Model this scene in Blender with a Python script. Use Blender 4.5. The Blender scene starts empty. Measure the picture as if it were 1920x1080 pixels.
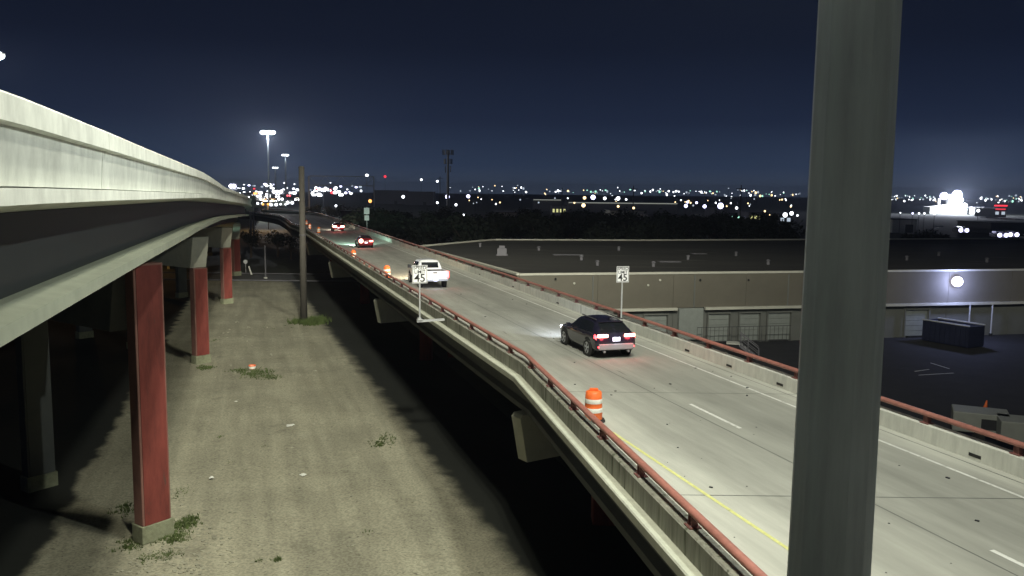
import bpy, math, random
from mathutils import Vector, Matrix
random.seed(7)
R = math.radians
sc = bpy.context.scene
col = sc.collection

# ------------------------------------------------------------------ camera
TH, RL, FPX, CZ = R(6.42), R(0.64), 1602.0, 14.0
Fv = Vector((0, math.cos(TH), -math.sin(TH)))
R0 = Vector((1, 0, 0)); U0 = Vector((0, math.sin(TH), math.cos(TH)))
Rv = R0*math.cos(RL) + U0*math.sin(RL); Uv = U0*math.cos(RL) - R0*math.sin(RL)
cam_d = bpy.data.cameras.new('camera'); cam = bpy.data.objects.new('camera', cam_d); col.objects.link(cam)
m = Matrix.Identity(4)
for i in range(3):
    m[i][0] = Rv[i]; m[i][1] = Uv[i]; m[i][2] = -Fv[i]
m[2][3] = CZ
cam.matrix_world = m
cam_d.sensor_width = 36; cam_d.lens = 36*FPX/1920; cam_d.clip_start = .1; cam_d.clip_end = 15000
sc.camera = cam

# ------------------------------------------------------------------ night sky with city glow
w = bpy.data.worlds.new('World'); sc.world = w; w.use_nodes = True
nt = w.node_tree; bg = nt.nodes['Background']
tc = nt.nodes.new('ShaderNodeTexCoord'); sx = nt.nodes.new('ShaderNodeSeparateXYZ')
rp = nt.nodes.new('ShaderNodeValToRGB'); nt.links.new(tc.outputs['Generated'], sx.inputs[0])
nt.links.new(sx.outputs['Z'], rp.inputs[0])
els = rp.color_ramp.elements
els[0].position = 0; els[0].color = (.048, .066, .105, 1)
els[1].position = 1; els[1].color = (.0010, .0022, .0070, 1)
for p, c in ((.03, (.022, .037, .074)), (.08, (.0095, .0165, .040)), (.16, (.0034, .0066, .019)), (.30, (.0012, .0028, .009))):
    e = els.new(p); e.color = (*c, 1)
nt.links.new(rp.outputs[0], bg.inputs[0]); bg.inputs[1].default_value = 1.0

# moonlight, very weak
sd = bpy.data.lights.new('moon', 'SUN'); sd.energy = .008; sd.angle = R(.5); sd.color = (.8, .9, 1)
so = bpy.data.objects.new('moon', sd); so.rotation_euler = (R(35), R(15), 0); col.objects.link(so)

vs = sc.view_settings; vs.view_transform = 'Standard'; vs.look = 'None'; vs.exposure = 0; vs.gamma = 1; vs.use_curve_mapping = False
sc.cycles.sample_clamp_indirect = 3.0
sc.cycles.max_bounces = 5
sc.cycles.use_denoising = True

MAST = (2.9, 7.0, 33.0)      # the luminaire ring of the high mast whose shaft stands right of the camera
OWN_W = 60000
MAST_W = 26000
ROAD_W = 4300

# ------------------------------------------------------------------ helpers
def ray(px, py): return Fv*FPX + Rv*(px-960) - Uv*(py-540)
def atz(px, py, z=0.0):
    d = ray(px, py); t = (z-CZ)/d.z; return Vector((0, 0, CZ)) + d*t
def aty(px, py, Y):
    d = ray(px, py); return Vector((0, 0, CZ)) + d*(Y/d.y)

def tag(o, label=None, cat=None, group=None, kind=None):
    if label: o['label'] = label
    if cat: o['category'] = cat
    if group: o['group'] = group
    if kind: o['kind'] = kind
    return o
def empty(name, loc, label, cat, group=None, rz=0):
    o = bpy.data.objects.new(name, None); col.objects.link(o); o.location = loc; o.rotation_euler.z = rz
    o.empty_display_size = .2
    return tag(o, label, cat, group)

class MB:
    def __init__(s): s.v = []; s.f = []; s.m = []
    def face(s, pts, mi=0):
        b = len(s.v); s.v += [tuple(p) for p in pts]; s.f.append(tuple(range(b, b+len(pts)))); s.m.append(mi); return s
    def box(s, c, d, rz=0, mi=0, bottom=True):
        x, y, z = c; a, b_, h = d[0]/2, d[1]/2, d[2]/2; cr, sr = math.cos(rz), math.sin(rz)
        b = len(s.v)
        for k in (-1, 1):
            for i, j in ((-1, -1), (1, -1), (1, 1), (-1, 1)):
                u, v = i*a, j*b_
                s.v.append((x+u*cr-v*sr, y+u*sr+v*cr, z+k*h))
        for q in ((3, 2, 1, 0), (4, 5, 6, 7), (0, 1, 5, 4), (1, 2, 6, 5), (2, 3, 7, 6), (3, 0, 4, 7)):
            s.f.append(tuple(b+i for i in q)); s.m.append(mi)
        return s
    def cyl(s, p0, p1, r0, r1=None, n=12, mi=0, caps=True):
        r1 = r0 if r1 is None else r1
        p0, p1 = Vector(p0), Vector(p1); d = (p1-p0).normalized()
        a = d.orthogonal().normalized() if abs(d.z) < .99 else Vector((1, 0, 0)); b_ = d.cross(a).normalized(); a = b_.cross(d)
        b = len(s.v)
        for p, r_ in ((p0, r0), (p1, r1)):
            for i in range(n):
                t = 2*math.pi*i/n; s.v.append(tuple(p+a*r_*math.cos(t)+b_*r_*math.sin(t)))
        for i in range(n):
            j = (i+1) % n; s.f.append((b+i, b+j, b+n+j, b+n+i)); s.m.append(mi)
        if caps:
            s.f.append(tuple(b+i for i in reversed(range(n)))); s.m.append(mi)
            s.f.append(tuple(b+n+i for i in range(n))); s.m.append(mi)
        return s
    def bar(s, p0, p1, w_, h_, mi=0):
        p0, p1 = Vector(p0), Vector(p1); d = (p1-p0).normalized()
        a = d.cross(Vector((0, 0, 1)))
        a = a.normalized() if a.length > 1e-4 else Vector((1, 0, 0)); c = a.cross(d).normalized()
        b = len(s.v)
        for p in (p0, p1):
            for i, j in ((-1, -1), (1, -1), (1, 1), (-1, 1)): s.v.append(tuple(p+a*i*w_/2+c*j*h_/2))
        for q in ((3, 2, 1, 0), (4, 5, 6, 7), (0, 1, 5, 4), (1, 2, 6, 5), (2, 3, 7, 6), (3, 0, 4, 7)):
            s.f.append(tuple(b+i for i in q)); s.m.append(mi)
        return s
    def ball(s, c, r_, n=8, k=5, mi=0, sz=1):
        b = len(s.v); c = Vector(c); s.v.append((c.x, c.y, c.z-r_*sz))
        for i in range(1, k):
            a = -math.pi/2+math.pi*i/k
            for j in range(n):
                t = 2*math.pi*j/n; s.v.append((c.x+r_*math.cos(a)*math.cos(t), c.y+r_*math.cos(a)*math.sin(t), c.z+r_*sz*math.sin(a)))
        s.v.append((c.x, c.y, c.z+r_*sz)); top = len(s.v)-1
        for j in range(n):
            s.f.append((b, b+1+(j+1) % n, b+1+j)); s.m.append(mi)
            s.f.append((top, top-n+j, top-n+(j+1) % n)); s.m.append(mi)
        for i in range(k-2):
            for j in range(n):
                p, q = b+1+i*n+j, b+1+i*n+(j+1) % n; s.f.append((p, q, q+n, p+n)); s.m.append(mi)
        return s
    def lathe(s, c, prof, n=20, mi=0, mif=None):
        b = len(s.v)
        for r_, z in prof:
            for j in range(n):
                t = 2*math.pi*j/n; s.v.append((c[0]+r_*math.cos(t), c[1]+r_*math.sin(t), c[2]+z))
        for i in range(len(prof)-1):
            for j in range(n):
                p, q = b+i*n+j, b+i*n+(j+1) % n; s.f.append((p, q, q+n, p+n)); s.m.append(mif(i) if mif else mi)
        s.f.append(tuple(b+(len(prof)-1)*n+j for j in range(n))); s.m.append(mif(len(prof)-2) if mif else mi)
        return s
    def prism(s, poly, z0, z1, mi=0):
        n = len(poly); b = len(s.v)
        z0f = z0 if callable(z0) else (lambda p: z0); z1f = z1 if callable(z1) else (lambda p: z1)
        s.v += [(p[0], p[1], z0f(p)) for p in poly]+[(p[0], p[1], z1f(p)) for p in poly]
        s.f.append(tuple(b+i for i in reversed(range(n)))); s.m.append(mi)
        s.f.append(tuple(b+n+i for i in range(n))); s.m.append(mi)
        for i in range(n):
            j = (i+1) % n; s.f.append((b+i, b+j, b+n+j, b+n+i)); s.m.append(mi)
        return s
    def sweep(s, path, prof, zf=None, mi=0, closed=True):
        """path: plan points; prof: closed list of (u to the right, z)"""
        n = len(prof); b = len(s.v); P = [Vector(p[:2]) for p in path]
        for i, p in enumerate(P):
            t0 = (P[i]-P[i-1]).normalized() if i else (P[1]-P[0]).normalized()
            t1 = (P[i+1]-P[i]).normalized() if i < len(P)-1 else t0
            t = (t0+t1).normalized(); nrm = Vector((t.y, -t.x)); k = 1/max(.5, nrm.dot(Vector((t0.y, -t0.x))))
            dz = zf(p.y) if zf else 0
            for u, z in prof: s.v.append((p.x+nrm.x*u*k, p.y+nrm.y*u*k, z+dz))
        for i in range(len(P)-1):
            for j in range(n if closed else n-1):
                k = (j+1) % n; a = b+i*n
                s.f.append((a+j, a+k, a+n+k, a+n+j)); s.m.append(mi)
        if closed:
            s.f.append(tuple(b+j for j in range(n))); s.m.append(mi)
            s.f.append(tuple(b+(len(P)-1)*n+j for j in reversed(range(n)))); s.m.append(mi)
        return s
    def mesh(s, name, mats, smooth=False):
        me = bpy.data.meshes.new(name); me.from_pydata(s.v, [], s.f)
        for mm in (mats if isinstance(mats, (list, tuple)) else [mats]): me.materials.append(mm)
        me.polygons.foreach_set('material_index', s.m)
        if smooth: me.polygons.foreach_set('use_smooth', [True]*len(s.f))
        me.update(); return me
    def build(s, name, mats, parent=None, world=True, smooth=False, fix=False, bevel=0):
        me = s.mesh(name, mats, smooth)
        if fix:
            import bmesh
            bm = bmesh.new(); bm.from_mesh(me); bmesh.ops.remove_doubles(bm, verts=bm.verts, dist=1e-5)
            bmesh.ops.recalc_face_normals(bm, faces=bm.faces); bm.to_mesh(me); bm.free()
        return link(name, me, parent, world, bevel)
def link(name, me, parent=None, world=True, bevel=0):
    o = bpy.data.objects.new(name, me); col.objects.link(o)
    if parent is not None:
        o.parent = parent
        if world and parent.type == 'EMPTY': o.location = -parent.location
    if bevel:
        b = o.modifiers.new('bevel', 'BEVEL'); b.width = bevel; b.segments = 2; b.limit_method = 'ANGLE'
    return o
def copy_tree(o, parent=None):
    c = o.copy(); col.objects.link(c)
    if parent: c.parent = parent
    for ch in KIDS.get(o.name, []) or [k for k in bpy.data.objects if k.parent == o]: copy_tree(ch, c)
    return c
KIDS = {}

# ------------------------------------------------------------------ materials
def mat(name, c, rough=.8, var=.25, scale=2.0, metal=0, bump=0.0, stretch=None, rot=0, c2=None, spots=None, spec=.4, detail=6):
    """two-scale noise between c*(1-var) and c*(1+var) (or c and c2), optional dark spots and stretched streaks"""
    m_ = bpy.data.materials.new(name); m_.use_nodes = True; n = m_.node_tree.nodes; L = m_.node_tree.links
    b = n['Principled BSDF']; b.inputs['Roughness'].default_value = rough; b.inputs['Metallic'].default_value = metal
    b.inputs['Specular IOR Level'].default_value = spec
    t = n.new('ShaderNodeTexCoord'); mp = n.new('ShaderNodeMapping'); L.new(t.outputs['Object'], mp.inputs[0])
    mp.inputs['Rotation'].default_value = (0, 0, rot)
    if stretch:
        if rot: mp.vector_type = 'TEXTURE'; stretch = [1/q for q in stretch]      # rotate first, then stretch
        mp.inputs['Scale'].default_value = stretch
    nz = n.new('ShaderNodeTexNoise'); nz.inputs['Scale'].default_value = scale; nz.inputs['Detail'].default_value = detail; nz.inputs['Roughness'].default_value = .65
    L.new(mp.outputs[0], nz.inputs[0])
    nb = n.new('ShaderNodeTexNoise'); nb.inputs['Scale'].default_value = scale*.13; nb.inputs['Detail'].default_value = 4
    L.new(t.outputs['Object'], nb.inputs[0])
    ad = n.new('ShaderNodeMath'); ad.operation = 'MULTIPLY_ADD'; L.new(nz.outputs[0], ad.inputs[0]); ad.inputs[1].default_value = .6
    m2 = n.new('ShaderNodeMath'); m2.operation = 'MULTIPLY'; L.new(nb.outputs[0], m2.inputs[0]); m2.inputs[1].default_value = .4
    L.new(m2.outputs[0], ad.inputs[2])
    cr = n.new('ShaderNodeValToRGB'); L.new(ad.outputs[0], cr.inputs[0])
    cr.color_ramp.elements[0].position = .33; cr.color_ramp.elements[1].position = .67
    lo = c if c2 else [x*(1-var) for x in c]; hi = c2 if c2 else [min(1, x*(1+var)) for x in c]
    cr.color_ramp.elements[0].color = (*lo, 1); cr.color_ramp.elements[1].color = (*hi, 1)
    out = cr.outputs[0]
    if spots:
        sscale, thr, sc_ = spots
        vn = n.new('ShaderNodeTexNoise'); vn.inputs['Scale'].default_value = sscale; vn.inputs['Detail'].default_value = 3
        L.new(mp.outputs[0], vn.inputs[0])
        r2 = n.new('ShaderNodeValToRGB'); L.new(vn.outputs[0], r2.inputs[0])
        r2.color_ramp.elements[0].position = thr; r2.color_ramp.elements[1].position = thr+.06
        mx = n.new('ShaderNodeMix'); mx.data_type = 'RGBA'; L.new(r2.outputs[0], mx.inputs['Factor'])
        L.new(out, mx.inputs['A']); mx.inputs['B'].default_value = (*sc_, 1); out = mx.outputs['Result']
    L.new(out, b.inputs['Base Color'])
    if bump:
        bp = n.new('ShaderNodeBump'); bp.inputs['Strength'].default_value = bump; bp.inputs['Distance'].default_value = .05
        L.new(nz.outputs[0], bp.inputs['Height']); L.new(bp.outputs[0], b.inputs['Normal'])
    return m_
def emit(name, c, s, sample=True):
    m_ = bpy.data.materials.new(name); m_.use_nodes = True; n = m_.node_tree.nodes
    b = n['Principled BSDF']; b.inputs['Base Color'].default_value = (.5, .5, .5, 1)
    b.inputs['Emission Color'].default_value = (*c, 1); b.inputs['Emission Strength'].default_value = s
    if not sample: m_.cycles.emission_sampling = 'NONE'
    return m_

BANG = math.atan(.31)
M = {}
M['deck'] = mat('deck_concrete', (.46, .46, .405), .85, .20, 1.6, bump=.15, stretch=(1.6, .16, 1), rot=BANG, spots=(1.1, .72, (.14, .14, .125)))
def worn_lit_lanes(m_):  # wheel-path wear; also paints the lamp pool's brightness into the left shoulder
    n_ = m_.node_tree.nodes; L = m_.node_tree.links; b = n_['Principled BSDF']; src = b.inputs['Base Color'].links[0].from_socket
    t_ = n_.new('ShaderNodeTexCoord'); d_ = n_.new('ShaderNodeVectorMath'); d_.operation = 'DOT_PRODUCT'; L.new(t_.outputs['Object'], d_.inputs[0]); d_.inputs[1].default_value = (1, .31, 0)
    wn = n_.new('ShaderNodeTexNoise'); wn.inputs['Scale'].default_value = .35; L.new(t_.outputs['Object'], wn.inputs[0])
    ad = n_.new('ShaderNodeMath'); ad.operation = 'MULTIPLY_ADD'; L.new(wn.outputs[0], ad.inputs[0]); ad.inputs[1].default_value = 1.2; L.new(d_.outputs['Value'], ad.inputs[2])
    mr = n_.new('ShaderNodeMapRange'); L.new(ad.outputs[0], mr.inputs[0]); mr.inputs[1].default_value = 9.6; mr.inputs[2].default_value = 19.6
    r_ = n_.new('ShaderNodeValToRGB'); L.new(mr.outputs[0], r_.inputs[0]); e = r_.color_ramp.elements
    pts = [(0, 1.0), (.20, .97), (.30, .64), (.42, .68), (.52, .56), (.60, .64), (.70, .50), (.78, .58), (.88, .60), (1, .8)]
    e[0].position = 0; e[0].color = (1, 1, 1, 1); e[1].position = 1; e[1].color = (.9, .9, .9, 1)
    for p, v in pts[1:-1]: q = e.new(p); q.color = (v, v, v, 1)
    mx = n_.new('ShaderNodeMix'); mx.data_type = 'RGBA'; mx.blend_type = 'MULTIPLY'; mx.inputs['Factor'].default_value = 1
    L.new(src, mx.inputs['A']); L.new(r_.outputs[0], mx.inputs['B']); L.new(mx.outputs['Result'], b.inputs['Base Color'])
worn_lit_lanes(M['deck'])
M['conc'] = mat('barrier_concrete', (.58, .58, .52), .85, .22, 2.5, bump=.2, stretch=(1.5, 1.5, .35), spots=(2.2, .68, (.16, .16, .13)))
M['conc_stain'] = mat('stained_concrete', (.30, .30, .25), .9, .45, 5, bump=.3, stretch=(1.4, 1.4, .12), spots=(3.5, .60, (.12, .13, .09)))
M['ledge'] = mat('ledge_concrete', (.48, .49, .40), .85, .18, 3, bump=.15)
M['ramp'] = mat('ramp_concrete', (.60, .615, .56), .85, .26, 2.6, bump=.2, stretch=(1, 1, .55), spots=(1.9, .655, (.38, .40, .34)))
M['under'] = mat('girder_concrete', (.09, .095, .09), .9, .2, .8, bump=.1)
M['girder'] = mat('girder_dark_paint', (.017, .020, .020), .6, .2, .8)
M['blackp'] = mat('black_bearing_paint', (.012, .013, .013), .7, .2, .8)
M['flange'] = mat('flange_concrete', (.38, .40, .31), .85, .15, 2)
M['capm'] = mat('cap_concrete', (.40, .40, .33), .9, .12, 2.2, bump=.1)
M['redc'] = mat('red_column_paint', (.165, .036, .028), .75, .38, 2.2, bump=.2, stretch=(1.5, 1.5, .3), spots=(2.4, .66, (.10, .04, .032)))
M['redtrim'] = mat('column_edge', (.20, .10, .08), .8, .15, 3)
M['plinth'] = mat('plinth_concrete', (.22, .23, .15), .9, .3, 5, bump=.3)
M['rail'] = mat('red_rail_steel', (.34, .14, .11), .5, .25, 5, spec=.5)
M['railp'] = mat('red_post_steel', (.20, .085, .075), .55, .3, 8)
M['bolt'] = mat('galvanised_bolt', (.55, .45, .45), .4, .2, 8, metal=.6)
M['white'] = mat('white_paint', (.62, .62, .58), .7, .2, 8, spots=(5, .58, (.38, .38, .34)))
M['yellow'] = mat('yellow_paint', (.60, .60, .24), .7, .18, 8, spots=(6, .64, (.42, .42, .22)))
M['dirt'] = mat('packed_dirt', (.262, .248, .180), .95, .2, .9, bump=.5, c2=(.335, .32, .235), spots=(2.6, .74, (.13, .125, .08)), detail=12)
def dirt_shade_bands(m_):
    '''shade beside the bridge and under the highway painted into the soil colour, both with ragged edges; faint ruts along the strip'''
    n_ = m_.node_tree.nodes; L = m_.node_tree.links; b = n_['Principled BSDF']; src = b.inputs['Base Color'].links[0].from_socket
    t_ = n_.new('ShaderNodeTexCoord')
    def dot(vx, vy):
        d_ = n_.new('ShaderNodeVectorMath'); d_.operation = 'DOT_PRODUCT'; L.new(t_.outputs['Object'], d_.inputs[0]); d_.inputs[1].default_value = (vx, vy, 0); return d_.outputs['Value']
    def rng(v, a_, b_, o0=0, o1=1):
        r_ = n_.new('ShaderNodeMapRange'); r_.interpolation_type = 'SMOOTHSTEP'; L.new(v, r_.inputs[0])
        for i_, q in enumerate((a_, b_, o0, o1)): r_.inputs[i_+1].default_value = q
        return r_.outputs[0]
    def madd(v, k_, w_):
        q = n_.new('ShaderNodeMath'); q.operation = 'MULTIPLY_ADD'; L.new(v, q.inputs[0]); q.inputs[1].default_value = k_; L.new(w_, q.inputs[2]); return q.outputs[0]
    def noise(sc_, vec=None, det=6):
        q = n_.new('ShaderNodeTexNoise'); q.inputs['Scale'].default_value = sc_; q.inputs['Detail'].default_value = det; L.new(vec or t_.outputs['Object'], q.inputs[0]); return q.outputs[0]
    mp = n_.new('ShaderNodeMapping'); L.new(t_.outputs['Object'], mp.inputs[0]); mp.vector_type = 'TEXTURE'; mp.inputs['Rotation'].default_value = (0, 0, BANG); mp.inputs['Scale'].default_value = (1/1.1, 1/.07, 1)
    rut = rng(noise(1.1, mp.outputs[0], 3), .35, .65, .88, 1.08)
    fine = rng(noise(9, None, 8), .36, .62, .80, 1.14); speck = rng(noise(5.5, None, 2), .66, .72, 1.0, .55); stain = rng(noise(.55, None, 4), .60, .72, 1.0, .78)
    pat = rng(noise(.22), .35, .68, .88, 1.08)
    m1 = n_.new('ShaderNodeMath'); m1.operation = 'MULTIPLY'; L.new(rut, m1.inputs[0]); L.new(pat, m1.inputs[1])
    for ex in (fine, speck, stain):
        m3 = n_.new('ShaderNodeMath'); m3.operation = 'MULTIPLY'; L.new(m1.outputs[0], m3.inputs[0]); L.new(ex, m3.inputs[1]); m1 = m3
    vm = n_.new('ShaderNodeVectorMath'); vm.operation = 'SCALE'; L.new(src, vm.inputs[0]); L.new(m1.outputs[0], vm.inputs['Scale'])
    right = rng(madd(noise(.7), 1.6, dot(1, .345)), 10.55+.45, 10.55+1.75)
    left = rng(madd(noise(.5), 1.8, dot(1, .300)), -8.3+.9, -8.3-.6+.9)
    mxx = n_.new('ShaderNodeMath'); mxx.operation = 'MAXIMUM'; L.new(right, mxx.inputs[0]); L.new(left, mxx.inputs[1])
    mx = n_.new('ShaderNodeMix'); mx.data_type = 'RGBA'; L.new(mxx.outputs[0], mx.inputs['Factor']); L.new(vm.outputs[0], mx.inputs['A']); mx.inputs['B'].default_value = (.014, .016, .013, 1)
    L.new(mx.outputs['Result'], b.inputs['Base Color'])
dirt_shade_bands(M['dirt'])  # paints the shade along both bridges into the dirt
M['ground'] = mat('dark_earth', (.045, .05, .035), .95, .3, .2)
M['lot'] = mat('lot_asphalt', (.030, .030, .032), .9, .3, .6, bump=.2)
M['road'] = mat('street_asphalt', (.075, .075, .07), .9, .25, .6)
M['galv'] = mat('mast_galvanised', (.285, .325, .355), .55, .26, 5.5, stretch=(1, 1, .1), spec=.4)
M['pole'] = mat('weathered_pole', (.055, .050, .042), .85, .2, 3)
M['steel'] = mat('galvanised_steel', (.55, .56, .56), .4, .15, 5, metal=.3)
M['darksteel'] = mat('dark_steel', (.06, .06, .065), .6, .2, 3)
M['signw'] = mat('sign_white', (.86, .86, .86), .4, .03, 3)
M['signb'] = mat('sign_black', (.015, .015, .015), .5, .1, 3)
M['orange'] = mat('orange_plastic', (.85, .17, .04), .45, .1, 4)
M['refl'] = mat('white_reflective_band', (.86, .85, .78), .35, .05, 4)
M['rubber'] = mat('rubber', (.02, .02, .02), .8, .2, 6)
M['wallw'] = mat('warehouse_wall', (.15, .138, .11), .9, .10, .5, bump=.1)
M['wallb'] = mat('grey_block_wall', (.09, .10, .15), .9, .2, .5)
M['coping'] = mat('pale_coping', (.55, .54, .46), .7, .1, 2)
M['roof'] = mat('roof_membrane', (.040, .038, .033), .9, .4, .12, stretch=(.3, 1.5, 1), spots=(.35, .62, (.075, .07, .06)))
M['door'] = mat('dock_door_steel', (.27, .29, .27), .7, .12, 2)
M['dwall'] = mat('dock_wall', (.16, .165, .15), .9, .15, .6)
M['bump'] = mat('dock_bumper', (.02, .02, .02), .9, .1, 2)
M['leaf'] = mat('foliage', (.022, .030, .020), .8, .5, .8)
M['bark'] = mat('bark', (.08, .065, .05), .9, .3, 3)
M['weed'] = mat('weed', (.075, .105, .03), .9, .4, 4)
M['stone'] = mat('pebble', (.30, .29, .22), .9, .4, 3)
M['trash'] = mat('litter_white', (.75, .75, .70), .7, .1, 6)
M['farwall'] = mat('far_building_wall', (.16, .155, .17), .9, .2, .05)
M['farroof'] = mat('far_building_roof', (.09, .09, .11), .9, .2, .05)
M['glass'] = mat('car_glass', (.012, .014, .016), .08, .1, 2, spec=.8)
M['chrome'] = mat('wheel_alloy', (.55, .56, .60), .3, .1, 5, metal=.8)
M['plastic'] = mat('bumper_plastic', (.03, .03, .035), .7, .2, 4)
M['bin'] = mat('container_blue', (.018, .022, .05), .6, .2, 2)
M['vehw'] = mat('white_vehicle', (.30, .31, .28), .6, .1, 2)
def paint(name, c, rough=.25):
    m_ = mat(name, c, rough, .04, 2, spec=.5); b = m_.node_tree.nodes['Principled BSDF']; b.inputs['Coat Weight'].default_value = .6
    b.inputs['Coat Roughness'].default_value = .08; return m_
M['navy'] = paint('dark_blue_car_paint', (.014, .013, .026))
M['carw'] = paint('white_car_paint', (.80, .80, .82))
M['carr'] = paint('maroon_car_paint', (.09, .008, .012))
M['cars'] = paint('silver_car_paint', (.30, .30, .32))
M['tail'] = emit('tail_light', (1, .015, .03), 9)
M['brake'] = emit('brake_light', (1, .30, .22), 14)
M['platel'] = emit('lit_licence_plate', (.80, .84, 1), 1.6)
M['head'] = emit('head_light', (.85, .92, 1), 30)
M['l_white'] = emit('lamp_cool_white', (.90, .95, 1), 4, False)
M['l_blue'] = emit('lamp_blue_white', (.66, .66, 1), 5, False)
M['l_warm'] = emit('lamp_warm', (1, .72, .36), 3, False)
M['l_orange'] = emit('lamp_orange', (1, .38, .08), 2.6, False)
M['l_red'] = emit('lamp_red', (1, .03, .05), 2, False)
M['l_green'] = emit('lamp_green', (.45, 1, .75), 1.6, False)
M['l_dim'] = emit('lamp_dim', (.70, .82, .95), .7, False)
M['w_lit'] = emit('lit_window', (.75, .90, .85), .9, False)
M['w_yel'] = emit('lit_window_yellow', (.85, .85, .35), .8, False)

# ------------------------------------------------------------------ ground
def sheet(name, poly, z, mt, kind='structure', **k):
    o = MB().face([(p[0], p[1], z) for p in poly]).build(name, M[mt])
    if kind: tag(o, kind=kind)
    return o
sheet('ground', [(-4000, -300), (4000, -300), (4000, 5500), (-4000, 5500)], -.35, 'ground')

def Lx(Y):    # outer face of the bridge's left parapet
    return 6.43-.188*Y if Y < 32.2 else .38-.318*(Y-32.2)
def Rx(Y):    # inner face of the right parapet
    return 19.3-.31*Y
# dirt median: gently uneven sheet
g = MB(); NX, NY = 90, 150
def dz(x, y):
    return .05*math.sin(x*.9+1.3*math.sin(y*.31))+.04*math.sin(y*.7+x*.35)+.02*math.sin(x*3.1+y*2.3)
for j in range(NY+1):
    y = -20+(y_t := j/NY)**1.3*150
    for i in range(NX+1):
        x0, x1 = -62-.30*y, 16-.31*y
        x = x0+(x1-x0)*i/NX; e = min(1, min(i, NX-i, j, NY-j)/3)
        g.v.append((x, y, .05*e+dz(x, y)*e))
for j in range(NY):
    for i in range(NX):
        a = j*(NX+1)+i; g.f.append((a, a+1, a+NX+2, a+NX+1)); g.m.append(0)
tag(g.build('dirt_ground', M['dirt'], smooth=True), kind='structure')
sheet('parking_lot', [(18, -25), (140, -25), (140, 110), (-9, 110)], .02, 'lot')
sheet('frontage_road', [(-130, 131), (-10, 131), (-10, 141), (-130, 141)], .012, 'road')
k = MB()
k.box((-70, 130.6, .07), (120, .25, .15)); k.box((-70, 141.4, .07), (120, .25, .15))
tag(k.build('kerb', M['farwall']), kind='structure')

# ------------------------------------------------------------------ lower bridge
bridge = empty('road_bridge', (0, 34, 0), 'concrete two lane bridge with red steel rails carrying the traffic at centre', 'bridge')
Lpts = [(Lx(Y), Y) for Y in (-14, 0, 16, 29, 30.6, 32.2, 34, 36, 50, 80, 110, 140)] + [(-41.5, 160), (-48.3, 182), (-56.0, 205), (-63.4, 221), (-74, 241), (-92, 262)]
Rpts = [(Rx(Y), Y) for Y in (-14, 0, 16, 30, 50, 80, 110, 140, 170, 200, 222)] + [(-55, 236), (-64, 252), (-80, 272)]
def lerp_path(P, n):
    P = [Vector(p) for p in P]; ds = [0]
    for a, b in zip(P[:-1], P[1:]): ds.append(ds[-1]+(b-a).length)
    out = []
    for i in range(n+1):
        t = ds[-1]*i/n; k = 0
        while k < len(ds)-2 and ds[k+1] < t: k += 1
        out.append(P[k].lerp(P[k+1], (t-ds[k])/(ds[k+1]-ds[k])))
    return out
def path_x(P, Y):
    for a, b in zip(P[:-1], P[1:]):
        if a[1] <= Y <= b[1]: return a[0]+(b[0]-a[0])*(Y-a[1])/(b[1]-a[1])
    return P[-1][0]
d = MB()
YS = [-14, 0, 16, 29, 32.2, 36, 50, 65, 80, 95, 110, 140, 160, 182, 205, 221, 232, 241]
for a, b in zip(YS[:-1], YS[1:]):
    q = [(path_x(Lpts, a)-.02+.3, a), (path_x(Rpts, a)+.32, a), (path_x(Rpts, b)+.32, b), (path_x(Lpts, b)+.28, b)]
    d.face([(p[0], p[1], 7.0) for p in q]); d.face([(p[0], p[1], 6.75) for p in reversed(q)])
d.build('deck', M['deck'], bridge)
# left parapet with ledge (outer face at u=0)
par = MB().sweep(Lpts, [(.0, 6.98), (.0, 7.50), (.03, 7.53), (.33, 7.53), (.36, 7.50), (.36, 6.98)])
par.build('parapet', M['conc_stain'], bridge)
MB().sweep(Lpts, [(-.30, 6.78), (-.30, 6.97), (-.27, 7.0), (-.005, 7.0), (-.005, 6.78)]).build('ledge', M['ledge'], bridge)
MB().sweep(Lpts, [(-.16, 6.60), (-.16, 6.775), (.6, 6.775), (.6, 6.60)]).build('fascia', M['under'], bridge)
# right parapet (inner face at u=0)
MB().sweep(Rpts, [(.0, 7.004), (.0, 7.48), (.03, 7.51), (.30, 7.51), (.33, 7.48), (.33, 6.7), (.27, 6.7), (.27, 7.004)]).build('parapet', M['conc'], bridge)
MB().sweep(Rpts, [(.34, 6.7), (.34, 7.0), (.60, 7.0), (.60, 6.7)]).build('ledge', M['ledge'], bridge)
# girders under the deck
for u in (.55, 2.6, 4.7, 6.8, 8.6):
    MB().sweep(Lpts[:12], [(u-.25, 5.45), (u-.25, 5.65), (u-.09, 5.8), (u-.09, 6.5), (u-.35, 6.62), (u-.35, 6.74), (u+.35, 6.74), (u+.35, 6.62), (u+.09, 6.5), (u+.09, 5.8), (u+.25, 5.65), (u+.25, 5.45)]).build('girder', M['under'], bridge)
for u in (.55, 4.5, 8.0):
    MB().sweep(Lpts[11:], [(u-.4, 5.45), (u-.4, 6.74), (u+.4, 6.74), (u+.4, 5.45)]).build('girder', M['under'], bridge)
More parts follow.
